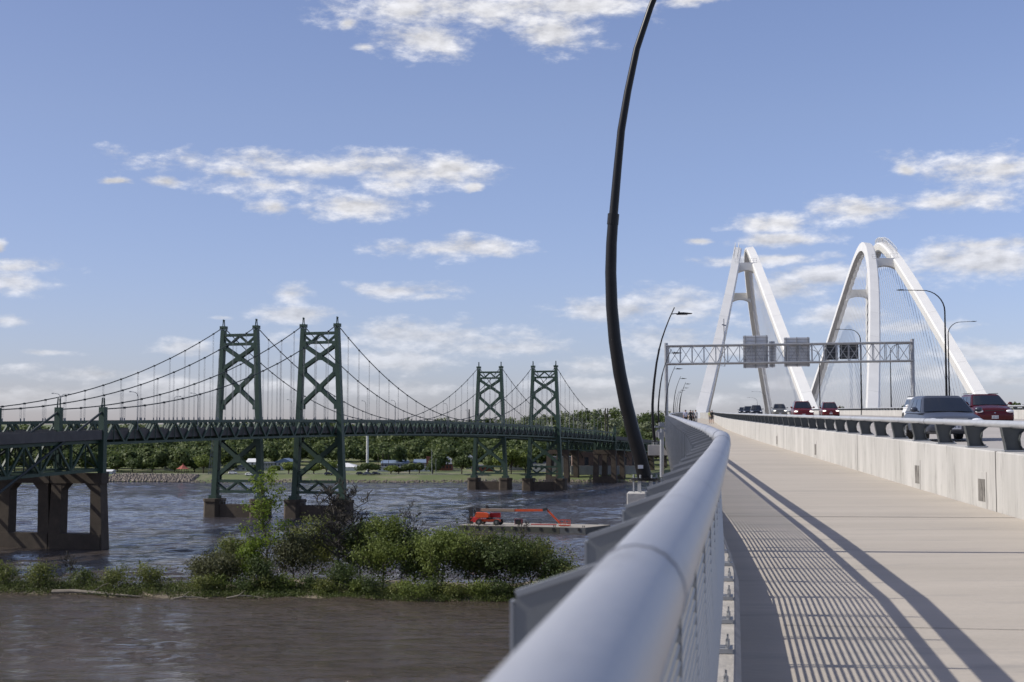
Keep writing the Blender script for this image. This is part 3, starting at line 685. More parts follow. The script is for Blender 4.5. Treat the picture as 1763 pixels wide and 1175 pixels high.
road_lamp(P(1304, 708, 600), 5.6, 3.6, 'tiny lamp arm showing above the crest behind the dark vehicles', .1)
road_lamp(P(1635, 703, 188), 11.4, 3.0, 'black road lamp with its arm pointing right, in front of the right arch leg', dirv=(1, -.13))
road_lamp(P(1534.5, 704, 252), 11.4, 2.6, 'black lamp of the second roadway seen under the right end of the gantry truss', dirv=(1, -.13))
road_lamp(P(1722, 704, 700), 5.0, 3, 'very distant lamp beside the foot of the right arch', .1) if False else None
# ------------------------------------------------------------------ sign gantry
Dg = 150.0
g0, g1 = P(1151, 612, Dg), P(1567, 606, Dg - 4.0)
gt = empty('sign_gantry', (g0.x, g0.y, dz(Dg)), 'galvanised truss gantry spanning path and road with three boards seen from behind', 'gantry')
gd = (g1 - g0); gl = gd.length; gu = gd.normalized(); gn = Vector((gu.y, -gu.x, 0)).normalized()
def G(s, v, dpt): return g0 + gu * s + Vector((0, 0, v)) + gn * dpt
hh = 1.78 / 2 * 1.06; hd = .75
b = MB()
for v in (-hh, hh):
    for dd in (-hd, hd): b.tube([G(-.2, v, dd), G(gl + .2, v, dd)], .085, 8)
b.build('truss_chord', 'galvanised', gt)
b = MB(); npn = 20; st = gl / npn
for i in range(npn + 1):
    s = i * st
    for dd in (-hd, hd): b.beam(G(s, -hh, dd), G(s, hh, dd), .07, .07)
    b.beam(G(s, hh, -hd), G(s, hh, hd), .06, .06); b.beam(G(s, -hh, -hd), G(s, -hh, hd), .06, .06)
    if i < npn:
        for dd in (-hd, hd):
            m_ = (1 if i % 2 else -1) * (1 if dd > 0 else -1); b.beam(G(s, -hh * m_, dd), G(s + st, hh * m_, dd), .06, .06); 
        b.beam(G(s, hh, -hd), G(s + st, hh, hd), .05, .05)
b.build('truss_web', 'galvanised', gt)
for s, yb in ((-.25, 714), (gl + .2, 706)):
    for dd in ((0,) if s < 0 else (-.45, .45)):
        b = MB(); top = G(s, hh + .35, dd); b.cyl((top.x, top.y, dz(Dg) - (.9 if s < 0 else -.6)), top, .17 if s > 0 else .19, 12)
        b.build('post', 'galvanised', gt, smooth=True)
def board(x0, y0, x1, y1, m, nm='sign_panel', rows=9, cols=(0.08, .5, .93)):
    a, c = P(x0, y0, Dg + .2), P(x1, y1, Dg - .5); s0 = (a - g0).dot(gu); s1 = (c - g0).dot(gu); zt, zb_ = a.z, c.z
    off = hd + .25       # boards face away from the camera, fixed to the far side
    off = -off
    b = MB(); b.plate([(s0, zb_), (s1, zb_), (s1, zt), (s0, zt)], lambda s, z, cc: Vector((G(s, 0, off + cc).x, G(s, 0, off + cc).y, z)), .04); pn = b.build(nm, m, gt)
    b = MB()
    for i in range(rows):
        z = zb_ + (zt - zb_) * (i + .5) / rows; p, q_ = G(s0, 0, off + .05), G(s1, 0, off + .05); b.beam((p.x, p.y, z), (q_.x, q_.y, z), .05, .035)
    b.build('stiffener', 'sign_rib', pn)
    b = MB()
    for f in cols:
        p = G(s0 + (s1 - s0) * f, 0, off + .12); b.beam((p.x, p.y, zb_ - .03), (p.x, p.y, zt + .03), .07, .09)
    b.build('bracket', 'sign_rib', pn)
mat('sign_rib', (.28, .285, .29), .5, .2)
board(1279, 579, 1323, 634, 'sign_back'); board(1323.6, 589, 1334.5, 633, 'sign_back', cols=(.5,)); board(1349, 583, 1394, 632, 'sign_back')
board(1419, 596, 1441, 621, 'sign_dark', 'message_board', 3, (.1, .9)); board(1443, 595, 1476, 620, 'sign_dark', 'message_board', 3, (.1, .9))
b = MB(); top = P(1246, 549, Dg - .9); bot = P(1248, 631, Dg - .9); b.cyl(bot, top, .05, 8); b.beam(bot, P(1236, 629, Dg - .9), .04, .04); b.beam(P(1243, 559, Dg - .9), P(1250, 561, Dg - .9), .2, .12); b.build('antenna_mast', 'galvanised', gt)
# ------------------------------------------------------------------ old twin suspension bridges
AX = Vector((.2913, .9566, 0)).normalized(); TR = Vector((AX.y, -AX.x, 0))
SP_M, SP_S = 225.6, 111.0
def top_z(s): return 26.9 - 2.5 * ((s - 113) / 221.) ** 2
def cable_z(s):
    Ht, Hm = 52.2, 27.6
    if 0 <= s <= SP_M: return Hm + (Ht - Hm) * ((s - SP_M / 2) / (SP_M / 2)) ** 2
    q = -s if s < 0 else s - SP_M; f = q / SP_S; zend = 27.0
    return Ht + (zend - Ht) * f - 4 * 5.0 * f * (1 - f)
TW = 5.0    # half spacing of the trusses and cables
def old_bridge(o, label, near):
    t = empty('suspension_bridge', o, label, 'bridge', 'old green suspension bridges')
    def W(s, tt, z): return Vector((o[0], o[1], 0)) + AX * s + TR * tt + Vector((0, 0, z))
    # --- towers
    for s0 in (0., SP_M):
        b = MB(); LW = 1.15
        def half(z): return 5.05 + (7.0 - 5.05) * (50 - z) / 45.
        ztop = 51.4
        for sd_ in (-1, 1):
            b.beam(W(s0, sd_ * half(ztop), ztop), W(s0, sd_ * half(4.9), 4.9), LW, 1.5, up=AX, w2=1.55, h2=1.9)
            b.beam(W(s0, sd_ * half(6), 5.9), W(s0, sd_ * half(4.9), 4.7), 2.4, 3.0, up=AX)
            b.box(tuple(W(s0, sd_ * 5.0, 52.0)), (1.6, 1.7, .9), rz=math.atan2(TR.y, TR.x))
            for e_ in (-.55, .55): b.beam(W(s0 + e_, sd_ * 5.0, 52.4), W(s0 + e_ * .4, sd_ * 5.0, 54.3), .22, .3)
            b.beam(W(s0 - .4, sd_ * 5, 54.1), W(s0 + .4, sd_ * 5, 54.1), .3, .3)
        tw = b.build('tower', 'bridge_green', t)
        def X(s, z0, z1, wd, off):
            zm = (z0 + z1) / 2
            for sg in (-1, 1): b.beam(W(s + off, -sg * half(z0), z0), W(s + off, sg * half(z1), z1), wd, .35, up=AX)
            # gusset at the crossing
            g_ = wd * .98; b.plate([(-g_, -g_ * .55), (-g_ * .55, -g_), (g_ * .55, -g_), (g_, -g_ * .55), (g_, g_ * .55), (g_ * .55, g_), (-g_ * .55, g_), (-g_, g_ * .55)], lambda a, h, c: W(s + off + c, a, zm + h), .42)
        for off in (-.55, .55):
            for low in (0, 1):
                b = MB()
                for z in ((9.8, 6.9) if low else (49.9, 47.4)): b.beam(W(s0 + off, -half(z), z), W(s0 + off, half(z), z), .32, .72, up=(0, 0, 1))
                if low:
                    X(s0, 21.0, 10.8, 1.1, off + .003); h_ = half(8)
                    for i in range(4):
                        zz = (9.6, 7.1) if i % 2 == 0 else (7.1, 9.6)
                        b.beam(W(s0 + off - .004, (-1 + i * .5) * h_, zz[0]), W(s0 + off - .004, (-.5 + i * .5) * h_, zz[1]), .45, .3, up=AX)
                else:
                    X(s0, 47.0, 40.2, 1.0, off + .003); X(s0, 40.0, 29.9, 1.0, off + .003); h_ = half(48.5)
                    for a_, c_ in ((-1, -.5), (-.5, 0), (0, .5), (.5, 1)):
                        zz = (49.7, 47.6) if a_ in (-1, 0) else (47.6, 49.7)
                        b.beam(W(s0 + off - .004, a_ * h_, zz[0]), W(s0 + off - .004, c_ * h_, zz[1]), .35, .3, up=AX)
                for z in ((21, 10.9) if low else (39.8, 30.1, 47)):
                    for sg in (-1, 1): b.box(tuple(W(s0 + off * 1.02, sg * (half(z) - .75), z)), (1.3, .45, 1.5), rz=math.atan2(TR.y, TR.x))
                b.build('bracing', 'bridge_green', tw)
        # pier: two pedestals with cut corners and a low wall
        b = MB()
        for sd_ in (-1, 1):
            c = W(s0, sd_ * 7.0, 0)
            for (z0, z1, e0, e1) in ((-5, 4.2, 1.0, .93), (4.2, 5.0, 1.0, .99)):
                ring = []
                for k_, z in ((e0, z0), (e1, z1)):
                    ring.append([c + TR * (x * k_) + AX * (y * k_) + Vector((0, 0, z)) for x, y in ((-2.5, -2), (-1.6, -3), (1.6, -3), (2.5, -2), (2.5, 2), (1.6, 3), (-1.6, 3), (-2.5, 2))])
                b.add(ring[0] + ring[1], [tuple(range(8))[::-1], tuple(range(8, 16))] + [(i, (i + 1) % 8, 8 + (i + 1) % 8, 8 + i) for i in range(8)])
        b.beam(W(s0, -5, 1.4 - 2.), W(s0, 5, 1.4 - 2.), 3.4, 8.2, up=(0, 0, 1))
        pr = b.build('pier', 'pier_stone', t)
        b = MB()
        for z in (4.6, 5.1): b.beam(W(s0 - 1.5, -4.6, z - .4), W(s0 - 1.5, 4.6, z - .4), .06, .06)
        for i in range(9): x = -4.6 + 9.2 * i / 8; b.beam(W(s0 - 1.5, x, 3.5), W(s0 - 1.5, x, 4.7), .07, .07)
        b.build('walkway_railing', 'hanger_grey', pr)
    # --- cables, hangers
    pan = SP_M / 30
    for sd_ in (-1, 1):
        for a0, a1 in ((-SP_S, 0.), (0., SP_M), (SP_M, SP_M + SP_S)):
            n = 30 if a1 - a0 > 150 else 16
            b = MB(); b.tube([W(a0 + (a1 - a0) * i / n, sd_ * TW, cable_z(a0 + (a1 - a0) * i / n)) for i in range(n + 1)], .125, 6)
            c = b.build('main_cable', 'cable_dark', t, smooth=True); bd = MB()
            ss = [a0 + pan * i for i in range(1, int(round((a1 - a0) / pan)))]
            for s in ss: bd.box(tuple(W(s, sd_ * TW, cable_z(s))), (.44, .36, .40))
            bd.build('cable_band', 'cable_dark', c)
            for s in ss:
                if cable_z(s) < top_z(s) + .7: continue
                b = MB()
                for e_ in (-.22, .22): b.cyl(W(s + e_, sd_ * TW, top_z(s)), W(s + e_, sd_ * TW, cable_z(s)), .033, 4)
                b.beam(W(s, sd_ * TW, top_z(s)), W(s, sd_ * TW, top_z(s) + .9), .3, .3, w2=.12, h2=.12)
                b.build('hanger', 'hanger_grey', t)
        for e0, dirn in ((-SP_S, -1), (SP_M + SP_S, 1)):
            b = MB(); b.cyl(W(e0, sd_ * TW, 26.6), W(e0 + dirn * 34, sd_ * TW, 26.6 - .47 * 34 * 1.0), .24, 6); b.build('backstay', 'cable_dark', t)
        # stiffening truss
        b = MB(); N = 58; s_ = [-SP_S + (SP_M + 2 * SP_S) * i / N for i in range(N + 1)]
        for i in range(N):
            a, c = s_[i], s_[i + 1]; m_ = (a + c) / 2
            b.beam(W(a, sd_ * TW, top_z(a)), W(c, sd_ * TW, top_z(c)), .5, .55); b.beam(W(a, sd_ * TW, top_z(a) - 4.05), W(c, sd_ * TW, top_z(c) - 4.05), .5, .5)
            b.beam(W(a, sd_ * TW, top_z(a) - 4.05), W(m_, sd_ * TW, top_z(m_)), .34, .42); b.beam(W(m_, sd_ * TW, top_z(m_)), W(c, sd_ * TW, top_z(c) - 4.05), .34, .42)
            b.beam(W(m_, sd_ * TW, top_z(m_) - 4.05), W(m_, sd_ * TW, top_z(m_)), .18, .2)
        b.build('stiffening_truss', 'bridge_green', t)
    # --- deck
    b = MB()
    def F(s): return lambda a, z: W(s, a, top_z(s) + z)
    b.sweep([F(s) for s in rng(-SP_S, SP_M + SP_S, 12)], [(-4.6, -1.55), (-4.35, -1.55), (-4.3, -2.5), (4.3, -2.5), (4.35, -1.55), (4.6, -1.55), (4.6, -3.3), (-4.6, -3.3)])
    b.build('deck', 'old_deck', t)
    b = MB()
    for s in s_: b.beam(W(s, -4.8, top_z(s) - 3.75), W(s, 4.8, top_z(s) - 3.75), .3, .75); 
    for i in range(0, N): b.beam(W(s_[i], -4.8 * (1 if i % 2 else -1), top_z(s_[i]) - 4.1), W(s_[i + 1], 4.8 * (1 if i % 2 else -1), top_z(s_[i + 1]) - 4.1), .15, .15)
    b.build('floor_beam', 'bridge_green', t)
    # --- approach spans on either side: deck trusses on stone portals
    for e0, dirn, nb, slope in ((-SP_S, -1, 6, -.03), (SP_M + SP_S, 1, 14, -.022)):
        zr = top_z(e0) - 2.3
        def zz(q): return zr + slope * q
        Lq = nb * 9.5
        for sd_ in (-1, 1):
            b = MB()
            for i in range(nb):
                q0, q1 = i * 9.5, (i + 1) * 9.5; qm = (q0 + q1) / 2; s0_, s1_, sm = e0 + dirn * q0, e0 + dirn * q1, e0 + dirn * qm
                dp = 6.8 if dirn < 0 else 5.6
                for z_ in (-1.3, -dp): b.beam(W(s0_, sd_ * 4.4, zz(q0) + z_), W(s1_, sd_ * 4.4, zz(q1) + z_), .5, .6)
                b.beam(W(s0_, sd_ * 4.4, zz(q0) - 1.3), W(s0_, sd_ * 4.4, zz(q0) - dp), .45, .45); b.beam(W(sm, sd_ * 4.4, zz(qm) - 1.3), W(sm, sd_ * 4.4, zz(qm) - dp), .2, .25)
                b.beam(W(s0_, sd_ * 4.4, zz(q0) - dp), W(sm, sd_ * 4.4, zz(qm) - 1.3), .4, .45); b.beam(W(sm, sd_ * 4.4, zz(qm) - 1.3), W(s1_, sd_ * 4.4, zz(q1) - dp), .4, .45)
            b.build('approach_truss', 'bridge_green', t)
        for i in range(nb + 1):
            b = MB()
            q0 = i * 9.5; s0_ = e0 + dirn * q0; dp = 6.8 if dirn < 0 else 5.6
            for sg in (-1, 1): b.beam(W(s0_, -sg * 4.2, zz(q0) - dp), W(s0_, sg * 4.2, zz(q0) - 1.6), .22, .22)
            b.beam(W(s0_, -4.4, zz(q0) - 1.4), W(s0_, 4.4, zz(q0) - 1.4), .4, .6); b.beam(W(s0_, -4.4, zz(q0) - dp + .1), W(s0_, 4.4, zz(q0) - dp + .1), .3, .4)
            b.build('cross_frame', 'bridge_green', t)
        def FA(q): return lambda a, z: W(e0 + dirn * q, a, zz(q) + z)
        b = MB(); b.sweep([FA(q) for q in rng(0, Lq, 9.5)], [(-5.3, .95), (-5.05, .95), (-5.0, 0), (5.0, 0), (5.05, .95), (5.3, .95), (5.3, -.9), (-5.3, -.9)]); b.build('approach_deck', 'old_deck', t)
        # end posts carrying the cable
        for sd_ in (-1, 1):
            b = MB(); b.beam(W(e0, sd_ * TW, 14.6), W(e0, sd_ * TW, 27.4), 1.2, 1.2, up=AX); 
            for e_ in (-.5, .5): b.beam(W(e0 + e_, sd_ * TW, 27.2), W(e0 + e_ * .6, sd_ * TW, 29.2), .2, .25)
            b.build('end_post', 'bridge_green', t)
        # portals
        qs = (0, -.01, 47.5) if dirn < 0 else (0, 19., 57., 95., 133.)
        for q in qs:
            s = e0 + dirn * max(q, 0); to = -11.75 if q < 0 else 0; b = MB(); zt = 14.6 if dirn < 0 else zz(q) - 5.9
            th = 2.3
            g = 0 if dirn < 0 or q < 5 else (0 if q < 20 else 2)
            for sd_ in (-1, 1): b.beam(W(s, to + sd_ * 4.9, -4), W(s, to + sd_ * 4.3, zt - .9), 2.75, th * 1.2, up=AX, w2=2.2, h2=th)
            b.beam(W(s, to - 5.75, zt - 1.0), W(s, to + 5.75, zt - 1.0), th * 1.1, 2.0); b.beam(W(s, to - 5.73, .8), W(s, to + 5.73, .8), th * 1.3, 4.2)
            for sd_ in (-1, 1): b.plate([(sd_ * 3.35, zt - 1.98), (sd_ * 2.0, zt - 1.98), (sd_ * 3.35, zt - 3.4)], lambda a, h, c: W(s + c, to + a, h), th * .98)
            b.build('stone_portal', 'pier_stone', t)
    return t
A0 = (-52.0, 384.6, 0); B0 = tuple(Vector(A0) - TR * 24.2)
old_bridge(A0, 'nearer of the two old dark green suspension bridges crossing the river', True)
old_bridge(B0, 'farther parallel old green suspension bridge, its towers standing left of the nearer ones', False)
def old_lamp(o, s, tt, label, double=False, arm=-1):
    p = Vector((o[0], o[1], 0)) + AX * s + TR * tt; p.z = top_z(max(-SP_S, min(s, SP_M + SP_S))) - 1.6
    t = empty('bridge_lamp', p, label, 'street lamp', 'thin grey lamps along the old bridges', rz=math.atan2(AX.y, AX.x))
    H_ = 7.6; b = local(); b.cyl((0, 0, 0), (0, 0, H_ - .8), .11, 6, .07)
    for sg in ((-1, 1) if double else (arm,)): b.tube([(0, 0, H_ - .9), (sg * .3, 0, H_ - .3), (sg * 1.0, 0, H_), (sg * 2.6, 0, H_ + .1)], [.07, .06, .05, .04], 6)
    b.build('pole', 'hanger_grey', t); b = local()
    for sg in ((-1, 1) if double else (arm,)): b.ell((sg * 2.9, 0, H_ + .08), (.45, .16, .1), 8, 6)
    b.build('lamp_head', 'hanger_grey', t)
def old_s(px_, o, tt):   # position along the bridge seen at pixel column px_
    k = (px_ - CX) / FPX; p = Vector(o) + TR * tt
    return (k * p.y - p.x) / (AX.x - k * AX.y)
for px_, o, tt, dbl, arm, lb in ((105, B0, 5.4, True, 1, 'twin armed grey lamp on the farther old bridge at far left'), (238, A0, 5.4, False, -1, 'grey lamp left of the left green tower, farther from it'), (341, A0, 5.4, False, -1, 'grey lamp just left of the left green tower'),
    (503, B0, 5.4, False, -1, 'grey lamp between the two large green towers'), (630, A0, -5.4, False, -1, 'grey lamp just right of the larger right green tower'), (681, A0, 5.4, False, -1, 'grey lamp midway between the large and the small towers, under the cables'),
    (770, A0, 5.4, False, -1, 'grey lamp a little left of the small towers'), (806, B0, 5.4, False, -1, 'grey lamp beside the left small tower'), (868, A0, 5.4, False, -1, 'grey lamp between the two small towers'), (300, B0, 5.4, False, 1, 'grey lamp of the farther bridge below the long cables at left')):
    old_lamp(o, old_s(px_, o, tt), tt, lb, dbl, arm)
# ------------------------------------------------------------------ barge and boom lift
def barge():
    n0 = P(790, 914, 331); c = Vector((n0.x, n0.y, 0))
    e = P(1008, 915.5, 321); e.z = 0; u = (e - c).normalized(); v = Vector((-u.y, u.x, 0)); L = (e - c).length; Wd = 12.; H_ = 1.35
    def Q(a, bb, z): return c + u * a + v * bb + Vector((0, 0, z))
    t = empty('work_barge', c, 'flat pontoon barge with pale deck carrying the orange boom lift', 'barge')
    nb = 3; cuts = [0, L * .52, L * .80, L]; 
    hull = MB()
    for i in range(3):
        a0, a1 = cuts[i] + (.04 if i else 0), cuts[i + 1] - .04; b = MB()
        vs = [Q(a0, 0, H_ - .05), Q(a1, 0, H_ - .05), Q(a1 + (2.6 if i == 2 else 0), Wd, H_ - .05), Q(a0, Wd, H_ - .05), Q(a0, 0, -.6), Q(a1, 0, -.6), Q(a1 + (2.6 if i == 2 else 0), Wd, -.6), Q(a0, Wd, -.6)]
        b.add(vs, [(0, 1, 2, 3), (4, 7, 6, 5), (0, 4, 5, 1), (1, 5, 6, 2), (2, 6, 7, 3), (3, 7, 4, 0)])
        b.build('hull', 'barge_hull_pale' if i == 2 else 'barge_hull', t)
    b = MB(); b.sweep([lambda a, z, f=f: Q(a * (1 if f == 0 else 1) + (0 if f == 0 else (2.6 * (a / L))), f * Wd, z) for f in (0, 1)], [(.05, H_ - .045), (L - .05, H_ - .045), (L - .05, H_ + .06), (.05, H_ + .06)]); b.build('deck', 'barge_deck', t)
    for a in (2, 9, 16, 23, L - .6):
        for f in (.5, Wd - .5):
            b = MB()
            p = Q(a, f, H_ + .05)
            for k in (-.18, .18): b.cyl(p + u * k, p + u * k + Vector((0, 0, .42)), .09, 8)
            b.build('bollard', 'machine_black', t)
    for i in range(10): a = L * (i + .5) / 10; b = MB(); b.box(tuple(Q(a, -.06, .95)), (.5, .16, .6), rz=math.atan2(u.y, u.x)); b.build('fender', 'tyre', t)
    zD = H_ + .06
    # boom lift, pointing along the barge
    bl = empty('boom_lift', Q(6.5, 3.0, zD), 'orange articulated boom lift with long lowered boom standing on the barge', 'boom lift', rz=math.atan2(u.y, u.x)); bl.scale = (1.1, 1.1, 1.1)
    b = local(); b.box((0, 0, .95), (4.6, 1.3, .55)); b.box((-1.9, 0, .9), (.5, 2.5, .35)); b.box((1.9, 0, .9), (.5, 2.5, .35)); ch = b.build('chassis', 'lift_orange', bl, bevel=.06)
    for x in (-1.95, 1.95):
        for y in (-1.25, 1.25):
            b = local(); b.cyl((x, y - .2, .62), (x, y + .2, .62), .62, 20); w_ = b.build('wheel', 'tyre', bl, smooth=True)
            b = local(); b.cyl((x, y - .22, .62), (x, y + .22, .62), .30, 14); b.build('rim', 'barge_hull_pale', w_)
    b = local(); b.cyl((0, 0, 1.2), (0, 0, 1.5), .75, 20); b.build('turntable', 'machine_black', bl)
    b = local(); b.plate([(-2.9, 1.6), (-3.0, 2.35), (-2.7, 2.65), (-.6, 2.6), (.15, 2.3), (.3, 1.75), (-.1, 1.5), (-2.5, 1.42)], lambda a, h, cc: Vector((a, cc - .75, h)), .8); b.build('engine_hood', 'lift_orange', bl, bevel=.12)
    b = local(); b.plate([(-.2, 1.5), (-.2, 2.45), (2.1, 2.5), (2.2, 1.5)], lambda a, h, cc: Vector((a, cc + .8, h)), .6); b.build('tank_cover', 'lift_red', bl, bevel=.08)
    b = local(); b.beam((-2.6, 0, 3.1), (5.6, 0, 3.12), .55, .6); bm_ = b.build('boom', 'boom_grey', bl, bevel=.04)
    b = local(); b.beam((5.5, 0, 3.12), (11.9, 0, 3.25), .4, .45); b.build('boom_section', 'lift_orange', bm_)
    b = local(); b.beam((11.8, 0, 3.3), (12.8, 0, 3.5), .5, .55); b.box((-2.6, 0, 3.15), (.9, .7, .8)); b.box((-.6, 0, 3.75), (.5, .4, .7)); b.beam((-.2, .2, 3.62), (5.2, .2, 3.62), .12, .14); b.build('hose_carrier', 'machine_black', bm_)
    b = local(); b.beam((12.6, 0, 3.45), (15.4, 0, .75), .32, .36); b.build('jib', 'lift_orange', bl)
    b = local()
    for z in (.25, .7, 1.3):
        for y in (-.5, .5): b.beam((15.4, y, z), (17.6, y, z), .07, .07)
        for x in (15.4, 17.6): b.beam((x, -.5, z), (x, .5, z), .07, .07)
    for x in (15.4, 16.5, 17.6):
        for y in (-.5, .5): b.beam((x, y, .1), (x, y, 1.3), .07, .07)
    b.box((16.5, 0, .14), (2.2, 1.0, .08)); b.build('work_basket', 'lift_orange', bl)
    g = empty('generator', Q(13.2, 4.2, zD), 'small black and red generator on the barge deck under the long boom', 'generator', rz=math.atan2(u.y, u.x))
    b = local(); b.box((0, 0, .75), (1.5, 1., 1.1)); b.build('body', 'machine_black', g, bevel=.05); b = local()
    for x in (-.8, .8):
        for y in (-.5, .5): b.beam((x, y, 0), (x, y, 1.45), .07, .07)
    b.beam((-.8, -.5, 1.45), (.8, -.5, 1.45), .08, .08); b.build('frame', 'lift_red', g)
    g = empty('compressor', Q(2.2, 5.0, zD), 'red machine with tall black exhaust stack at the left end of the barge', 'machine', rz=math.atan2(u.y, u.x))
    b = local(); b.box((0, 0, 1.0), (2.2, 1.4, 1.3)); b.build('body', 'lift_red', g, bevel=.1)
    b = local(); b.box((-1.0, -.3, 2.1), (.75, .6, 3.6)); b.cyl((-.6, -.7, .35), (-.6, -.5, .35), .35, 12); b.cyl((.6, -.7, .35), (.6, -.5, .35), .35, 12); b.build('mast', 'machine_black', g)
    pl = MB(); pl.box(tuple(Q(18.5, 6.5, zD + .12)), (6.0, .5, .18), rz=math.atan2(u.y, u.x) + .1); pl.box(tuple(Q(18.2, 7.1, zD + .09)), (5.0, .35, .12), rz=math.atan2(u.y, u.x) + .03)
    setp(pl.build('timber_stack', 'lift_red'), 'low stack of reddish timbers lying on the barge deck', 'timber')
barge()
# ------------------------------------------------------------------ vegetation
mat('driftwood_grey', (.24, .21, .17), .9, 0, (.15, .13, .10), 2, (1, 1, 1), .4)
def leaf_quads(centers, size, nrm=None, jit=.45):
    n = len(centers); c = np.asarray(centers)
    a = RNG.normal(size=(n, 3)); a /= np.linalg.norm(a, axis=1)[:, None]
    if nrm is not None:   # leaves lie roughly on the surface of their clump
        nn = nrm / (np.linalg.norm(nrm, axis=1)[:, None] + 1e-6) + RNG.normal(size=(n, 3)) * jit; nn /= np.linalg.norm(nn, axis=1)[:, None]
        a -= nn * (a * nn).sum(1)[:, None]; a /= np.linalg.norm(a, axis=1)[:, None]; b_ = np.cross(nn, a)
        s = size * RNG.uniform(.6, 1.35, (n, 1)); l = s * RNG.uniform(.55, .9, (n, 1))
        return np.stack([c - a * s, c - b_ * l, c + a * s, c + b_ * l], 1).reshape(-1, 3)
    b_ = RNG.normal(size=(n, 3)); b_ -= a * (a * b_).sum(1)[:, None]; b_ /= np.linalg.norm(b_, axis=1)[:, None]
    s = size * RNG.uniform(.6, 1.35, (n, 1)); l = s * RNG.uniform(.55, .9, (n, 1))
    v = np.stack([c - a * s, c - b_ * l, c + a * s, c + b_ * l], 1).reshape(-1, 3)
    return v
def quads_obj(name, V, mname, parent=None, off=None):
    if off is not None: V = V - np.array(off)
    n = len(V) // 4; me = bpy.data.meshes.new(name)
    me.vertices.add(len(V)); me.vertices.foreach_set('co', V.astype(np.float32).ravel())
    me.loops.add(n * 4); me.loops.foreach_set('vertex_index', np.arange(n * 4, dtype=np.int32))
    me.polygons.add(n); me.polygons.foreach_set('loop_start', np.arange(0, n * 4, 4, dtype=np.int32)); me.polygons.foreach_set('loop_total', np.full(n, 4, dtype=np.int32))
    me.update(); me.materials.append(M[mname]); o = bpy.data.objects.new(name, me); col.objects.link(o)
    if parent is not None: o.parent = parent
    return o
def grow(H_, spread, nb, seed, lean=0., trunk_r=.16, levels=3, up=.5, start=.25):
    "limbs of a tree in local coordinates: (list of tube paths with radii, list of twig tips)"
    rnd = random.Random(seed); tubes, tips = [], []
    def limb(p, d, L, r, lev):
        n = 4; pts = [p]; 
        for i in range(n):
            d = (d + Vector((rnd.uniform(-1, 1), rnd.uniform(-1, 1), rnd.uniform(-.5, .9))) * .17).normalized(); pts.append(pts[-1] + d * L / n)
        tubes.append((pts, [r * (1 - .7 * i / n) for i in range(n + 1)]))
        if lev == 0: tips.extend(pts[1:]); return
        for k in range(3 if lev > 1 else 4):
            i = rnd.randint(1, n); q_ = pts[i]; a = rnd.uniform(0, 2 * math.pi); e = Vector((math.cos(a), math.sin(a), rnd.uniform(-.1, 1.0) * up * 2)).normalized()
            limb(q_, (d * .55 + e).normalized(), L * rnd.uniform(.5, .72), r * .5, lev - 1)
        tips.append(pts[-1])
    tp = [Vector((0, 0, 0))]; n = 8; d = Vector((lean, 0, 1)).normalized()
    for i in range(n):
        d = (d + Vector((rnd.uniform(-1, 1), rnd.uniform(-1, 1), .3)) * .09).normalized(); tp.append(tp[-1] + d * H_ * .9 / n)
    tubes.append((tp, [trunk_r * (1 - .85 * i / n) for i in range(n + 1)])); tips.append(tp[-1])
    for k in range(nb):
        f = start + (1 - start) * (k + rnd.random() * .6) / nb; i = min(int(f * n), n - 1); p = tp[i].lerp(tp[i + 1], f * n - i)
        a = k * 2.4 + rnd.uniform(-.4, .4); L = spread * (1.15 - .62 * f) * rnd.uniform(.75, 1.15)
        e = Vector((math.cos(a), math.sin(a), up * rnd.uniform(.5, 1.5))).normalized(); limb(p, e, L, trunk_r * .42 * (1.1 - f * .6), levels - 1)
    return tubes, tips
def tree(name, loc, H_, spread, nb, leaves, lsize, mleaf, label, cat='tree', group=None, seed=0, clump=.6, levels=3, up=.5, start=.25, trunk_r=.16, bark='bark', lean=0., nt=6, minr=.012, low=0):
    t = empty(name, loc, label, cat, group)
    tubes, tips = grow(H_, spread, nb, seed, lean, trunk_r, levels, up, start)
    b = local()
    for pts, rr in tubes: b.tube(pts, [max(x, minr) for x in rr], nt if rr[0] > .05 else 4, cap=False)
    b.build('trunk', bark, t, recalc=False)
    if leaves:
        T = np.array([tuple(p) for p in tips]); idx = RNG.integers(0, len(T), leaves)
        c = T[idx] + RNG.normal(size=(leaves, 3)) * clump * np.array([1, 1, .8]); c = c[c[:, 2] > .15]
        ctr = np.array([c[:, 0].mean(), c[:, 1].mean(), c[:, 2].mean() * .85]); k_ = T[idx][:len(c)] if len(c) == leaves else None
        quads_obj('crown', leaf_quads(c, lsize, (c - ctr) * np.array([1, 1, 1.1]), .8), mleaf, t)
    return t
# island: low strip of land running towards the left
def isl_front(x): return 195.5 - .115 * (x + 72) + 1.5 * math.sin(x * .17) + .7 * math.sin(x * .6)
def isl_back(x): return isl_front(x) + 9 + 17 * max(0, min(1, (x + 52) / 14)) * max(0.15, min(1, (14 - x) / 8))
def isl_h(x, f): 
    return .75 * math.sin(math.pi * min(max(f, 0), 1)) ** .6 * (1 if x < 10 else max(0, (18 - x) / 8)) - .25 + .15 * math.sin(x * .9 + f * 5)
b = MB(); xs = rng(-150, 18, 1.4); nf = 12
vs = [(x, isl_front(x) + (isl_back(x) - isl_front(x)) * j / nf, isl_h(x, j / nf)) for x in xs for j in range(nf + 1)]
b.add(vs, [(i * (nf + 1) + j, (i + 1) * (nf + 1) + j, (i + 1) * (nf + 1) + j + 1, i * (nf + 1) + j + 1) for i in range(len(xs) - 1) for j in range(nf)])
setp(b.build('island', 'island_soil', smooth='all'), kind='structure')
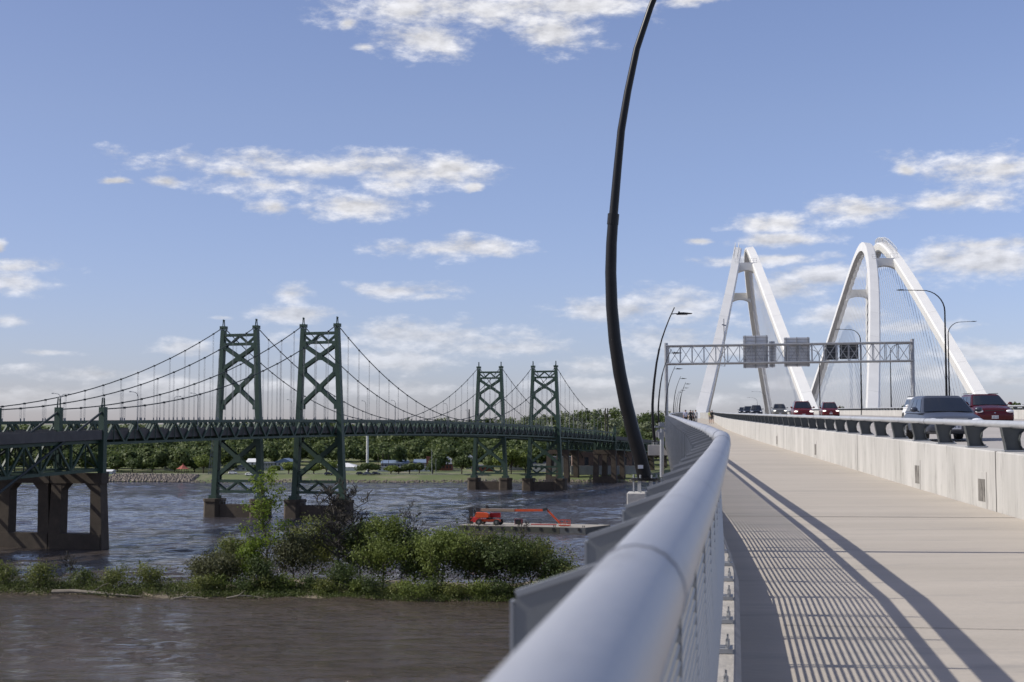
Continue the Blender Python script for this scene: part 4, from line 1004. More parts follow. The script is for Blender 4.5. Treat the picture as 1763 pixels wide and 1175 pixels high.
def isl_pt(px_, f): # point on the island below photo column px_
    k = (px_ - CX) / FPX; x = k * 200
    for _ in range(6): y = isl_front(x) + (isl_back(x) - isl_front(x)) * f; x = k * y
    return Vector((x, y, max(isl_h(x, f) - .1, 0)))
def undergrowth():
    cs = []
    for i in range(2100):
        px_ = random.uniform(-60, 960); f = random.uniform(.05, .9) if px_ < 350 else random.uniform(.02, .35); p = isl_pt(px_, f)
        h = random.uniform(.3, 1.2) * (1.5 if px_ < 340 and random.random() < .3 else .8); n = int(24 * h + 10)
        c = np.array(p) + RNG.normal(size=(n, 3)) * np.array([.5, .5, 0]) + np.stack([np.zeros(n), np.zeros(n), RNG.uniform(0, 1, n) ** 1.3 * h], 1); cs.append(c)
    return np.concatenate(cs)
o = quads_obj('undergrowth', leaf_quads(undergrowth(), .11), 'leaf_reed'); setp(o, 'low green weeds and reeds covering the long thin island', 'weeds', kind='stuff')
def reeds():
    cs = []
    for i in range(700):
        px_ = random.uniform(-60, 420); p = isl_pt(px_, random.uniform(.0, .95)); n = 14; h = random.uniform(.5, 1.6)
        c = np.array(p) + RNG.normal(size=(n, 3)) * np.array([.35, .35, 0]) + np.stack([np.zeros(n), np.zeros(n), RNG.uniform(0, 1, n) * h], 1); cs.append(c)
    return np.concatenate(cs)
o = quads_obj('dry_reeds', leaf_quads(reeds(), .10), 'leaf_twiggy'); setp(o, 'brownish dry stems among the weeds at the left end of the island', 'weeds', kind='stuff')
BUSH = [ # px, front fraction, height, spread, mat, label, leaves, clump
 (382, .30, 3.6, 2.6, 'leaf_twiggy', 'brownish green shrub at the left end of the island thicket', 5200),
 (412, .62, 5.2, 2.8, 'leaf_olive', 'olive green tree directly left of the tall light green tree', 7000),
 (508, .35, 6.4, 3.2, 'leaf_twiggy', 'dull brown twiggy shrub right of the tall light green tree', 5200),
 (538, .60, 7.4, 3.6, 'leaf_olive', 'rounded olive tree left of the dark bare tree', 8500),
 (622, .50, 7.5, 3.4, 'leaf_dark', 'dark green bush directly right of the bare tree', 8000),
 (662, .35, 8.9, 3.9, 'leaf_mid', 'tall mid green willow bush in the middle of the island thicket', 11500),
 (716, .45, 6.8, 3.6, 'leaf_dark', 'shorter dark bush between the two tallest willow bushes', 7500),
 (762, .32, 7.0, 4.2, 'leaf_mid', 'broad leafy willow bush below the left end of the barge', 12500),
 (822, .40, 5.7, 4.0, 'leaf_olive', 'olive willow bush in front of the barge hull', 10500),
 (868, .26, 5.6, 3.8, 'leaf_dark', 'dark willow bush under the right half of the barge', 9500),
 (915, .38, 4.9, 4.4, 'leaf_olive', 'wide sprawling willow with open twigs at the right end of the thicket', 7500)]
for i, (px_, f, h, s, m_, lb, n) in enumerate(BUSH):
    tree('willow_bush', isl_pt(px_, f), h, s, 15, int(n * .9), .15, m_, lb, 'bush', 'willow bushes on the island', 20 + i, .66, 3, .55, .10, .15, 'bark', nt=5, minr=.014)
for px_, f, h, s, m_, lb, n in ((955, .2, 4.6, 3.0, 'leaf_dark', 'low dark bush at the tip of the island beside the railing fins', 3200), (345, .5, 3.6, 2.2, 'leaf_twiggy', 'small brown shrub where the island narrows', 2000),
    (985, .15, 3.4, 2.4, 'leaf_olive', 'small olive shrub partly hidden by the railing fins', 1500), (455, .2, 4.0, 2.2, 'leaf_dark', 'dark low shrub at the foot of the tall light green tree', 2600), (590, .18, 3.6, 2.2, 'leaf_dark', 'dark low shrub in front of the bare tree', 2600),
    (75, .4, 3.0, 2.2, 'leaf_olive', 'small round shrub on the narrow left part of the island', 1700), (205, .5, 2.2, 2.0, 'leaf_olive', 'low shrub midway along the narrow part of the island', 1300), (150, .4, 1.9, 1.8, 'leaf_reed', 'pale low shrub left of the middle of the narrow island', 1100), (262, .4, 2.4, 2.2, 'leaf_olive', 'low shrub toward the right of the narrow island strip', 1500), (15, .4, 2.6, 2.2, 'leaf_olive', 'low shrub at the left edge of the frame on the island', 1600)):
    tree('shrub', isl_pt(px_, f), h, s, 10, n, .13, m_, lb, 'shrub', 'low shrubs on the island', int(px_) + 3, .45, 2, .6, .1, .07, 'bark', nt=4)
ORD = ('leftmost', 'second', 'third', 'fourth', 'fifth', 'sixth', 'seventh', 'eighth', 'ninth', 'tenth', 'eleventh', 'twelfth', 'thirteenth', 'fourteenth', 'fifteenth', 'sixteenth', 'rightmost')
for i in range(17):
    px_ = 352 + i * 36.5 + random.uniform(-9, 9); f_ = random.uniform(.06, .2); h_ = random.uniform(.8, 2.1)
    tree('thicket_shrub', isl_pt(px_, f_), h_, 1.8, 8, 1100, .13, ('leaf_olive', 'leaf_mid', 'leaf_dark')[i % 3], 'low %s shrub at the front edge of the island thicket, %s' % (('olive', 'mid green', 'dark green')[i % 3], ORD[i] + (' from the left' if 0 < i < 16 else ' of the row')), 'shrub', 'shrubs along the front edge of the island thicket', 300 + i, .42, 2, .5, .03, .07, 'bark', nt=4)
tree('young_tree', isl_pt(466, .45), 16.2, 3.5, 19, 2700, .17, 'leaf_bright', 'tall slender tree with sparse bright green leaves on the island', 'tree', None, 3, .36, 3, .75, .22, .17, 'bark')
tree('young_tree', isl_pt(432, .30), 6.5, 2.4, 10, 1900, .17, 'leaf_bright', 'small bright green sapling left of the tall sparse tree', 'tree', None, 5, .5, 2, .6, .2, .08, 'bark')
tree('bare_tree', isl_pt(583, .42), 14.0, 4.8, 18, 0, .1, 'leaf_dark', 'dark leafless tree with crooked spreading branches on the island', 'tree', None, 11, .4, 4, .42, .3, .30, 'bark_grey', minr=.05)
for px_, lb, h in ((692, 'bare grey sapling sticking out above the middle bushes', 11.8), (716, 'leaner bare sapling in the gap between the tall willows', 11.4), (808, 'bare twigs rising in front of the barge end', 11.0), (131, 'small leafless sapling on the narrow left part of the island', 4.4), (882, 'thin bare sapling before the right end of the barge', 9.5)):
    tree('bare_sapling', isl_pt(px_, .5), h, 2.2 if h > 5 else 1.8, 9, 0, .1, 'leaf_dark', lb, 'tree', 'leafless saplings on the island', int(px_), .4, 3, .9, .4, .09, 'bark_grey', nt=4, minr=.032)
# fallen branches at the waterline
b = MB(); p = isl_pt(98, .0); q_ = isl_pt(250, -.02); p.z = .35; q_.z = .12; mid = p.lerp(q_, .45); mid.z = .42
b.tube([p, p.lerp(mid, .5) + Vector((0, .2, .12)), mid, mid.lerp(q_, .5) + Vector((0, -.2, .0)), q_], [.30, .27, .24, .16, .06], 7); b.tube([mid, mid + Vector((1.2, .5, .9)), mid + Vector((2.0, .6, 1.2))], [.12, .07, .03], 5)
setp(b.build('drifted_log', 'driftwood_grey'), 'long pale drifted log lying along the left waterline of the island', 'log')
for px_, lb in ((300, 'short pale driftwood branch at the waterline just left of the thicket branch'), (395, 'thin pale dead branch leaning over the water at the island')):
    b = MB(); p = isl_pt(px_, -.02); b.tube([p, p + Vector((1.6, -.2, .35)), p + Vector((3.4, .1, .25)), p + Vector((5, -.3, .05))], [.14, .12, .09, .04], 6); b.tube([p + Vector((1.6, -.2, .35)), p + Vector((2.6, -.6, 1.1))], [.06, .02], 5)
    setp(b.build('driftwood', 'driftwood_grey'), lb, 'driftwood')
# ---- far bank: park trees as things
def lobes_crown(c, rx, rz_, n, size, seed, nl=11):
    rg = np.random.default_rng(seed); out = []
    L = rg.normal(size=(nl, 3)); L /= np.linalg.norm(L, axis=1)[:, None]; L[:, 2] = np.abs(L[:, 2]) * 1.0 - .25
    cen_ = L * np.array([rx, rx, rz_]) * .58; rad = rg.uniform(.36, .58, nl)
    idx = rg.integers(0, nl, n); d = rg.normal(size=(n, 3)); d /= np.linalg.norm(d, axis=1)[:, None]
    pts = cen_[idx] + d * (rad[idx] * rg.uniform(.55, 1.08, n))[:, None] * np.array([rx, rx, rz_])
    return pts + np.array(c), d * np.array([1, 1, 1.15]) * .7 + pts / np.array([rx, rx, rz_]) * .5
def far_tree(px_, ybase, ytop, wpx, Y, m_, label, n=900, name='park_tree', group='trees in the riverside park'):
    base = P(px_, ybase, Y); top = P(px_, ytop, Y); base.z = bank_h(base.x, base.y) - .2; H_ = top.z - base.z; r = wpx / 2 / FPX * Y
    t = empty(name, base, label, 'tree', group)
    b = local(); b.tube([(0, 0, 0), (0, 0, H_ * .3), (.3, 0, H_ * .6)], [.35, .28, .15], 7)
    for a in range(5): b.tube([(0, 0, H_ * .25), (math.cos(a * 1.3) * r * .5, math.sin(a * 1.3) * r * .5, H_ * .6)], [.18, .06], 5)
    b.build('trunk', 'bark', t)
    c, nn_ = lobes_crown((0, 0, H_ * .56), r * 1.05, H_ * .47, n, .5, int(px_ * 7)); quads_obj('crown', leaf_quads(c, .55, nn_), m_, t)
PT = [(795, 824, 783, 42, 735, 'leaf_dark', 'large round dark tree on the far lawn left of the small towers', 1700), (634, 824, 797, 42, 738, 'leaf_dark', 'broad dark tree behind the parked cars', 1500), (673, 824, 801, 28, 740, 'leaf_mid', 'light green round tree right of the parked cars', 1000), (686, 823, 805, 16, 742, 'leaf_dark', 'small dark tree right of the light green round tree', 500),
 (705, 823, 797, 26, 740, 'leaf_dark', 'dark tree in the middle of the far lawn', 900), (722, 822, 797, 18, 748, 'leaf_dark', 'narrow dark tree next to the slim light pole', 700), (745, 821, 795, 26, 742, 'leaf_dark', 'dark tree beside the tall thin pole on the lawn', 900),
 (562, 824, 792, 40, 742, 'leaf_mid', 'tree seen through the bracing of the larger right tower', 1300), (540, 826, 800, 26, 744, 'leaf_mid', 'small tree behind the left leg of the larger right tower', 800), (497, 822, 794, 40, 742, 'leaf_mid', 'round tree in front of the blue roofed building', 1300), (472, 824, 800, 26, 740, 'leaf_mid', 'small tree left of the blue roofed building', 700), (435, 824, 800, 24, 744, 'leaf_dark', 'tree beside the white house behind the left tower', 700),
 (350, 815, 783, 40, 752, 'leaf_mid', 'bright round tree left of the lattice pylon', 1400), (395, 826, 795, 30, 744, 'leaf_dark', 'dark tree seen through the left tower bracing', 900), (880, 820, 768, 38, 740, 'leaf_mid', 'tall tree between the small towers', 1700), (905, 820, 778, 26, 745, 'leaf_mid', 'second tree between the small towers, nearer the right one', 1000), (862, 822, 778, 26, 748, 'leaf_mid', 'tree behind the right leg of the left small tower', 1000),
 (300, 814, 795, 26, 762, 'leaf_dark', 'dark tree left of the red roofed gazebo', 800), (262, 814, 786, 30, 765, 'leaf_dark', 'dark rounded tree above the rock slope', 1000), (228, 814, 788, 34, 762, 'leaf_dark', 'second dark rounded tree above the rock slope', 1000), (202, 814, 790, 24, 764, 'leaf_dark', 'dark tree just right of the stone portal pier', 800), (335, 815, 790, 24, 766, 'leaf_dark', 'dark tree behind the bright round tree', 800)]
for a in PT: far_tree(*a)
# hillside woods
def woods():
    out = {'leaf_wood': [], 'leaf_dark': [], 'leaf_pale': []}; rg = np.random.default_rng(5)
    k = 0
    def add(x, y, H_, r, m_, n=230):
        z = bank_h(x, y); c = lobes_crown((x, y, z + H_ * .50), r * 1.1, H_ * .56, n, 1, k, 9); out[m_].append(c)
    rows = [(768, 4.4), (782, 5.2), (800, 5.6), (822, 6), (848, 6.4), (878, 6.6), (912, 7), (950, 7.4), (995, 8), (1045, 8.5), (1100, 9)]
    for y, r in rows:
        xL, xR = -.42 * y, .16 * y; x = xL + rg.uniform(0, 4)
        while x < xR:
            k += 1; u = rg.random(); px_ = CX + FPX * x / y
            if y < 770 and not (190 < px_ < 372): x += r * 1.4; continue
            if y < 830 and (395 < px_ < 850 or px_ > 985) and u < .93: x += r * 1.6; continue
            H_ = rg.uniform(9.5, 14.5) * (1.12 if px_ > 900 else 1.0); m_ = 'leaf_wood' if u < .52 else 'leaf_dark'
            if px_ > 930 and rg.random() < .14 and y > 860: m_ = 'leaf_pale'
            add(x, y + rg.uniform(-6, 6), H_, r * rg.uniform(.8, 1.2), m_, 560 if y < 900 else 420); x += r * rg.uniform(1.15, 1.75)
    return out
W_ = woods()
for m_, lb in (('leaf_wood', 'mass of mid green trees covering the far hillside'), ('leaf_dark', 'darker trees scattered through the far hillside wood'), ('leaf_pale', 'pale whitish flowering trees in the hillside wood at right')):
    if W_[m_]: o = quads_obj('hillside_wood', leaf_quads(np.concatenate([q[0] for q in W_[m_]]), .95, np.concatenate([q[1] for q in W_[m_]])), m_); setp(o, lb, 'trees', kind='stuff')
# treetops beyond the road at the right
def right_tree(px_, ytop, wpx, Y, label):
    k = Vector(P(px_, ytop, Y)); r = wpx / 2 / FPX * Y; t = empty('distant_tree', (k.x, k.y, 2), label, 'tree', 'treetops beyond the new bridge'); H_ = k.z - 2
    b = local(); b.cyl((0, 0, 0), (0, 0, H_ * .8), .6, 7, .2); b.build('trunk', 'bark', t)
    c_, n_ = lobes_crown((0, 0, H_ - r * .9), r, r, 900, 1, int(px_)); quads_obj('crown', leaf_quads(c_, .7, n_), 'leaf_wood', t)
for a in ((1562, 698, 26, 620, 'treetop just right of the right gantry post base'), (1752, 692, 34, 620, 'treetop at the right edge of the frame'), (1445, 700, 20, 700, 'small treetop between the second and third red cars'), (1333, 703, 14, 720, 'tiny treetop near the inner foot of the left arch'), (1790, 694, 40, 640, 'treetop just beyond the right edge of the frame')): right_tree(*a)
# ------------------------------------------------------------------ buildings of the far shore
def building(x0, x1, yroof, ywall, Y, wall, roof, label, depth=16., kind_='hip', nwin=0, rows=1, name='building', over=.4):
    a, c = P(x0, ywall, Y), P(x1, ywall, Y); zt = P(x0, ywall, Y).z; zr = P(x0, yroof, Y).z; g = bank_h((a.x + c.x) / 2, Y) - .3
    t = empty(name, ((a.x + c.x) / 2, Y, g), label, 'building')
    b = MB(); b.box(((a.x + c.x) / 2, Y + depth / 2, (g + zt) / 2), (c.x - a.x, depth, zt - g)); wl = b.build('wall', wall, t)
    b = MB(); xa, xb, ya, yb = a.x - over, c.x + over, Y - over, Y + depth + over; zt2 = zt + .02
    if kind_ == 'hip':
        m_ = min((xb - xa), (yb - ya)) * .35; b.add([(xa, ya, zt2), (xb, ya, zt2), (xb, yb, zt2), (xa, yb, zt2), (xa + m_, (ya + yb) / 2, zr), (xb - m_, (ya + yb) / 2, zr)], [(0, 1, 5, 4), (1, 2, 5), (2, 3, 4, 5), (3, 0, 4), (0, 3, 2, 1)])
    elif kind_ == 'gable': b.add([(xa, ya, zt2), (xb, ya, zt2), (xb, yb, zt2), (xa, yb, zt2), ((xa + xb) / 2, ya, zr), ((xa + xb) / 2, yb, zr)], [(0, 1, 4), (1, 2, 5, 4), (2, 3, 5), (3, 0, 4, 5), (0, 3, 2, 1)])
    elif kind_ == 'side': b.add([(xa, ya, zt2), (xb, ya, zt2), (xb, yb, zt2), (xa, yb, zt2), (xa, (ya + yb) / 2, zr), (xb, (ya + yb) / 2, zr)], [(0, 1, 5, 4), (1, 2, 5), (2, 3, 4, 5), (3, 0, 4), (0, 3, 2, 1)])
    else: b.box(((xa + xb) / 2, (ya + yb) / 2, zt + .25), (xb - xa, yb - ya, .5))
    b.build('roof', roof, t)
    W_, H_ = c.x - a.x, zt - g
    for r in range(rows):
        for i in range(nwin):
            b = MB(); b.box((a.x + W_ * (i + .5) / nwin, Y - .03, g + H_ * (r + .62) / rows), (W_ / nwin * .42, .12, H_ / rows * .4)); b.build('window', 'window_dark', t)
    return t
building(562, 613, 798, 804.5, 790, 'wall_white', 'roof_white', 'long white warehouse with low hipped roof right of the larger right tower', 26, 'hip')
building(471, 505, 789.5, 797, 800, 'wall_white', 'roof_blue', 'white building with bright blue roof between the large towers', 20, 'gable', 5, 2)
building(424, 445, 790, 796, 800, 'wall_white', 'roof_white', 'white house with gabled roof right of the left tower', 16, 'side', 3, 2)
building(452, 470, 796, 798, 792, 'pale_render', 'roof_grey', 'lower pale annex left of the blue roofed building', 14, 'flat', 4, 2)
building(404, 424, 801, 805, 790, 'wall_white', 'roof_grey', 'small white house seen through the left tower bracing', 14, 'gable', 2)
building(656, 700, 793, 798, 800, 'roof_grey', 'roof_blue', 'long low grey building with blue grey roof behind the park trees', 22, 'side', 8)
building(712, 738, 791.5, 797, 805, 'pale_render', 'roof_blue', 'smaller blue grey roofed hall right of the long low building', 20, 'side', 4)
building(650, 745, 803, 806, 775, 'wall_white', 'roof_grey', 'very long low pale shed along the park road', 10, 'flat', 12)
building(756, 778, 795, 800, 790, 'wall_brick', 'roof_grey', 'red brick building behind the large round tree', 18, 'flat', 4)
building(764, 776, 787, 792, 815, 'wall_white', 'roof_white', 'small white gabled house above the red brick building', 12, 'gable', 2)
building(802, 815, 784, 789, 815, 'wall_white', 'roof_white', 'white gabled house left of the left small tower', 12, 'gable', 2)
building(812, 850, 797, 803, 780, 'wall_brick', 'roof_grey', 'low red brick building behind the left small tower', 14, 'flat', 5)
building(876, 900, 792, 798, 800, 'wall_white', 'roof_grey', 'pale low house between the two small towers', 14, 'side', 3)
building(918, 975, 790, 799, 775, 'wall_white', 'roof_grey', 'pale low building behind the right small tower', 16, 'side', 6)
building(946, 1000, 782, 788, 765, 'pale_render', 'roof_grey', 'grey flat building between the right small tower and the portals', 16, 'flat', 5)
building(180, 192, 809, 812, 745, 'wall_white', 'roof_white', 'small white shed just right of the stone portal', 8, 'side', 1)
building(282, 292, 797, 801, 790, 'pale_render', 'roof_grey', 'small pale house among the trees left of the gazebo', 8, 'gable', 1)
building(985, 1100, 779, 781, 742, 'old_brick', 'old_brick', 'old brown brick wall structure under the approach spans at right', 12, 'flat', 7, 1, over=0.)
building(983, 1098, 803, 804, 738, 'pale_render', 'pale_render', 'pale grey flood wall at the foot of the brown brick structure', 3, 'flat', over=0.)
# gazebo
g = P(315, 816, 745); g.z = bank_h(g.x, g.y); t = empty('gazebo', g, 'small open gazebo with red roof above the rock slope', 'gazebo')
b = local(); [b.cyl((2.6 * math.cos(i * math.pi / 3), 2.6 * math.sin(i * math.pi / 3), 0), (2.6 * math.cos(i * math.pi / 3), 2.6 * math.sin(i * math.pi / 3), 2.6), .14, 6) for i in range(6)]; b.build('post', 'bark', t)
b = local(); b.tube([(0, 0, 2.5), (0, 0, 3.1), (0, 0, 4.7)], [3.7, 2.4, .1], 6); b.cyl((0, 0, 4.6), (0, 0, 5.2), .3, 6); b.build('roof', 'roof_red', t)
# poles and masts
def mast(px_, y0, y1, Y, r, m_, label, name='mast', cat='pole', arms=False):
    a, c = P(px_, y1, Y), P(px_, y0, Y); a.z = min(a.z, bank_h(a.x, a.y)) if Y > 716 else a.z
    t = MB(); t.cyl(a, c, r, 8, r * .75)
    if arms: t.beam(c + Vector((-1.4, 0, -.4)), c + Vector((1.4, 0, -.4)), .15, .15); t.beam(c + Vector((-1.1, 0, -1.3)), c + Vector((1.1, 0, -1.3)), .12, .12)
    return setp(t.build(name, m_), label, cat)
mast(632.6, 757 - 24, 800, 770, .75, 'wall_white', 'thick white mast rising behind the white warehouse up to the bridge')
mast(743.5, 774, 821, 728, .2, 'hanger_grey', 'tall thin pole standing on the shore right of the park trees'); mast(750.5, 790, 820, 730, .12, 'hanger_grey', 'shorter thin pole right of the tall thin shore pole')
mast(651, 781, 808, 780, .16, 'bark', 'utility pole with crossarms left of the long grey building', 'utility_pole', arms=True); mast(659, 782, 806, 785, .16, 'bark', 'utility pole with crossarms in front of the grey building', 'utility_pole', arms=True)
mast(669, 783, 803, 790, .14, 'bark', 'third utility pole above the long grey building roof', 'utility_pole', arms=True); mast(813, 775, 800, 790, .14, 'bark', 'utility pole just left of the left small tower', 'utility_pole', arms=True); mast(762, 787, 805, 790, .14, 'bark', 'utility pole above the red brick building', 'utility_pole', arms=True)
mast(1042.3, 703, 800, 800, .42, 'bark', 'left of two slim dark chimneys above the old bridge deck', 'chimney', 'chimney'); mast(1046.2, 703, 800, 800, .42, 'bark', 'right of two slim dark chimneys above the old bridge deck', 'chimney', 'chimney')
mast(807.8, 705, 745, 560, .32, 'machine_black', 'dark stub post on the old bridge left of the small towers'); 
b = MB(); p = P(738, 800, 800); b.box((p.x, p.y, p.z + 2), (2.6, 1.5, 5)); setp(b.build('container', 'wall_brick'), 'small red upright structure behind the park trees', 'container')
# lattice pylon behind the left tower
pb = P(370, 823, 735); pt = P(372, 700, 735); t = empty('lattice_pylon', pb, 'thin pale lattice pylon on the shore left of the left tower', 'pylon')
b = MB(); Hh = pt.z - pb.z
def lp(f, i): w_ = 3.0 * (1 - .62 * f); return Vector((pb.x + (w_ if i in (0, 3) else -w_), pb.y + (w_ if i < 2 else -w_), pb.z + Hh * .62 * f))
for i in range(4): b.beam(lp(0, i), lp(1, i), .16, .16)
for k in range(8):
    for i in range(4): b.beam(lp(k / 8, i), lp((k + 1) / 8, (i + 1) % 4), .09, .09); b.beam(lp((k + 1) / 8, i), lp((k + 1) / 8, (i + 1) % 4), .09, .09)
b.build('lattice', 'hanger_grey', t)
# ------------------------------------------------------------------ cars
def make_car(label, paint, W_=1.86, H_=1.62, L_=4.6, hood=1.02, lit=False, style='suv', group=None, cat='car'):
    t = empty('parked_car' if style == 'parked' else ('pickup_truck' if style == 'pickup' else 'car'), (0, 0, 0), label, cat, group)
    hw = W_ / 2; zb = .24; belt = hood + .02; Lh = 1.05 if style != 'pickup' else 1.35
    # lower body: stations along the length (front faces -Y)
    st = [(0.0, .80, .42, .62), (.05, .90, .34, .74), (.16, .96, .27, .84), (.40, .99, .24, .90), (Lh * .75, 1.0, .24, .985), (Lh + .25, 1.0, .24, 1.02), (L_ * .5, 1.0, .24, 1.05), (L_ - .55, 1.0, .26, 1.06), (L_ - .12, .95, .32, 1.0), (L_, .86, .42, .86)]
    b = local(); fs = []
    for y, kw, z0, kz in st:
        z1 = hood * kz if y < L_ * .9 else hood * kz
        fs.append(lambda a, bb, y=y, kw=kw, z0=z0, z1=z1: Vector((a * hw * kw, y, z0 + (z1 - z0) * bb)))
    prof = [(-.86, 0), (-.97, .12), (-1, .42), (-.985, .66), (-.93, .86), (-.80, .96), (-.45, 1.0), (0, 1.02), (.45, 1.0), (.80, .96), (.93, .86), (.985, .66), (1, .42), (.97, .12), (.86, 0)]
    b.sweep(fs, prof); body = b.build('body', paint, t, smooth=True)
    # greenhouse
    yc, yr = Lh + .05, (L_ - .25 if style != 'pickup' else L_ * .60); ty0, ty1 = Lh + 1.02, yr - (.35 if style != 'pickup' else .1)
    zt = H_; base = [(-hw * .93, yc), (hw * .93, yc), (hw * .93, yr), (-hw * .93, yr)]; top = [(-hw * .70, ty0), (hw * .70, ty0), (hw * .71, ty1), (-hw * .71, ty1)]
    zc = hood * .97; b = local(); B_ = [Vector((x, y, zc)) for x, y in base]; T_ = [Vector((x, y, zt - .07)) for x, y in top]; T2 = [Vector((x * .86, y + (.12 if i < 2 else -.12), zt)) for i, (x, y) in enumerate(top)]
    b.add(B_ + T_ + T2, [(0, 1, 5, 4), (1, 2, 6, 5), (2, 3, 7, 6), (3, 0, 4, 7), (4, 5, 9, 8), (5, 6, 10, 9), (6, 7, 11, 10), (7, 4, 8, 11), (8, 9, 10, 11)]); cb_ = b.build('cabin', paint, t, bevel=.07); cb_.modifiers[0].segments = 3
    def pane(i0, i1, u0, u1, v0, v1, nm, out, arch=0):
        b = local(); n = 6; vs = []; 
        for j in range(n + 1):
            u = u0 + (u1 - u0) * j / n
            for v in (v0, v1):
                lo, hi = B_[i0].lerp(B_[i1], u), T_[i0].lerp(T_[i1], u); nn = out; bow = arch * (1 - (2 * u - 1) ** 2); vs.append(lo.lerp(hi, v) + nn * (.012 + bow))
        b.add(vs, [(2 * j, 2 * j + 2, 2 * j + 3, 2 * j + 1) for j in range(n)]); return b.build(nm, 'glass_dark', t, smooth='all')
    pane(0, 1, .045, .955, .08, .95, 'windshield', Vector((0, -.75, .65)), .035)
    wy = (yr - yc)
    for (i0, i1, o_) in ((1, 2, Vector((.93, 0, .36))), (3, 0, Vector((-.93, 0, .36)))):
        for u0, u1 in ((.05, .36), (.385, .66), (.685, .93)):
            if style == 'pickup' and u0 > .6: continue
            a_, c_ = (u0, u1) if i0 == 1 else (1 - u1, 1 - u0); pane(i0, i1, a_, c_, .12, .90, 'side_window', o_)
    pane(2, 3, .08, .92, .15, .9, 'rear_window', Vector((0, .9, .4)))
    # wheels
    for x in (-1, 1):
        for y in (.86, L_ - .85):
            b = local(); b.cyl((x * (hw - .21), y, .34), (x * (hw + .012), y, .34), .34, 24); w_ = b.build('wheel', 'tyre', t, smooth=True)
            b = local(); b.cyl((x * (hw + .0), y, .34), (x * (hw + .02), y, .34), .215, 20)
            for k in range(5): a = k * 1.2566; b.beam((x * (hw + .022), y, .34), (x * (hw + .022), y + .2 * math.cos(a), .34 + .2 * math.sin(a)), .05, .03)
            b.build('rim', 'rim', w_)
            b = local(); b.tube([(x * (hw + .004), y + .385 * math.cos(a), .34 + .385 * math.sin(a)) for a in [math.pi * k / 10 for k in range(11)]], .028, 5); b.build('wheel_arch', 'black_plastic', t)
    # face
    fy = .0
    b = local(); b.plate([(-.40 * W_ / 1.86, .50), (.40 * W_ / 1.86, .50), (.46 * W_ / 1.86, .70), (.42 * W_ / 1.86, .765), (-.42 * W_ / 1.86, .765), (-.46 * W_ / 1.86, .70)], lambda a, h, c: Vector((a, .035 - .0 + .09 * abs(a) ** 2 + c - .02 + (h - .5) * .18, h * hood / 1.02 + .02)), .06); gr = b.build('grille', 'black_plastic', t)
    b = local()
    for i in range(4): z = .55 + i * .062; b.beam((-.38, .0 + (z - .5) * .16 + .01, z), (.38, .0 + (z - .5) * .16 + .01, z), .02, .016)
    b.ell((0, .02, .66), (.07, .02, .05), 10, 6); b.build('grille_bar', 'chrome', gr)
    for x in (-1, 1):
        b = local(); b.ell((x * hw * .74, .10, .70 * hood / 1.02 + .03), (.20, .13, .085), 14, 8); b.build('headlight', 'lamp_lit' if lit else 'lamp_lens', t, smooth='all')
        b = local(); b.ell((x * hw * .72, .06, .44), (.09, .05, .05), 10, 6); b.build('fog_lamp', 'lamp_lens', t, smooth='all')
        b = local(); b.ell((x * (hw + .10), Lh + .42, hood + .10), (.12, .08, .085), 12, 8); b.beam((x * (hw - .06), Lh + .46, hood + .03), (x * (hw + .06), Lh + .44, hood + .08), .05, .04); b.build('mirror', paint, t, smooth=True)
    b = local(); b.plate([(-hw * .84, .30), (hw * .84, .30), (hw * .80, .40), (-hw * .80, .40)], lambda a, h, c: Vector((a, .05 + .10 * abs(a) ** 2.2 + c, h)), .08); b.build('lower_intake', 'black_plastic', t)
    b = local(); b.box((0, -.012, .475), (.32, .02, .155)); pl = b.build('number_plate', 'plate_white', t)
    b = local()
    for i in range(6): b.box((-.115 + i * .046, -.024, .47), (.026, .006, .065 if i != 3 else .02))
    b.build('plate_lettering', 'plate_ink', pl)
    b = local()
    for x in (-.28, .28): b.beam((x - .22, Lh + .10, hood + .035), (x + .2, Lh + .08, hood + .04), .02, .02)
    b.build('wiper', 'black_plastic', t)
    if style == 'suv' and H_ > 1.6:
        for x in (-1, 1): b = local(); b.beam((x * hw * .66, ty0 + .15, zt + .035), (x * hw * .66, ty1 - .1, zt + .035), .035, .035); b.build('roof_rail', 'black_plastic', t)
    # driver and seats seen as dark shapes behind the glass are left to the glass
    return t
def place(t, px_, D, off=None, rz=None, f=None):
    fr = frame(f or roadX, D)
    if off is None:
        off = ((px_ - CX) / FPX * D - (f or roadX)(D)) * fr.n.x
    p = fr(off, roadZ(off)); t.location = p; t.rotation_euler = (math.atan(.0204) if D < 300 else 0, 0, rz if rz is not None else math.atan2(fr.t.y, fr.t.x) - math.pi / 2)
    return t
G_ = 'cars driving towards the camera on the near roadway'
place(make_car('blue grey crossover car nearest the camera, its bumper seen between the rail posts', 'paint_grey', 1.84, 1.47, 4.55, .92, style='suv', group=G_), 1640, 45)
place(make_car('dark red minivan right behind the nearest blue grey car', 'paint_maroon', 1.98, 1.64, 5.0, 1.06, style='suv', group=G_, lit=False, cat='minivan'), 1703, 72)
place(make_car('white car mostly hidden behind the left side of the blue grey car', 'paint_white', 1.82, 1.62, 4.5, 1.0, group=G_), 1596, 80)
place(make_car('large red SUV with bright headlights, left of the two red cars in the distance', 'paint_red', 2.0, 1.84, 5.0, 1.12, lit=True, group=G_), 1382, 143)
place(make_car('smaller dark red SUV, right of the two red cars in the distance', 'paint_red', 1.88, 1.72, 4.6, 1.04, lit=True, group=G_), 1428, 158)
place(make_car('bronze grey pickup with lights on, left of the distant red SUV', 'paint_bronze', 2.0, 1.85, 5.6, 1.18, lit=True, style='pickup', group=G_, cat='pickup'), 1342, 205)
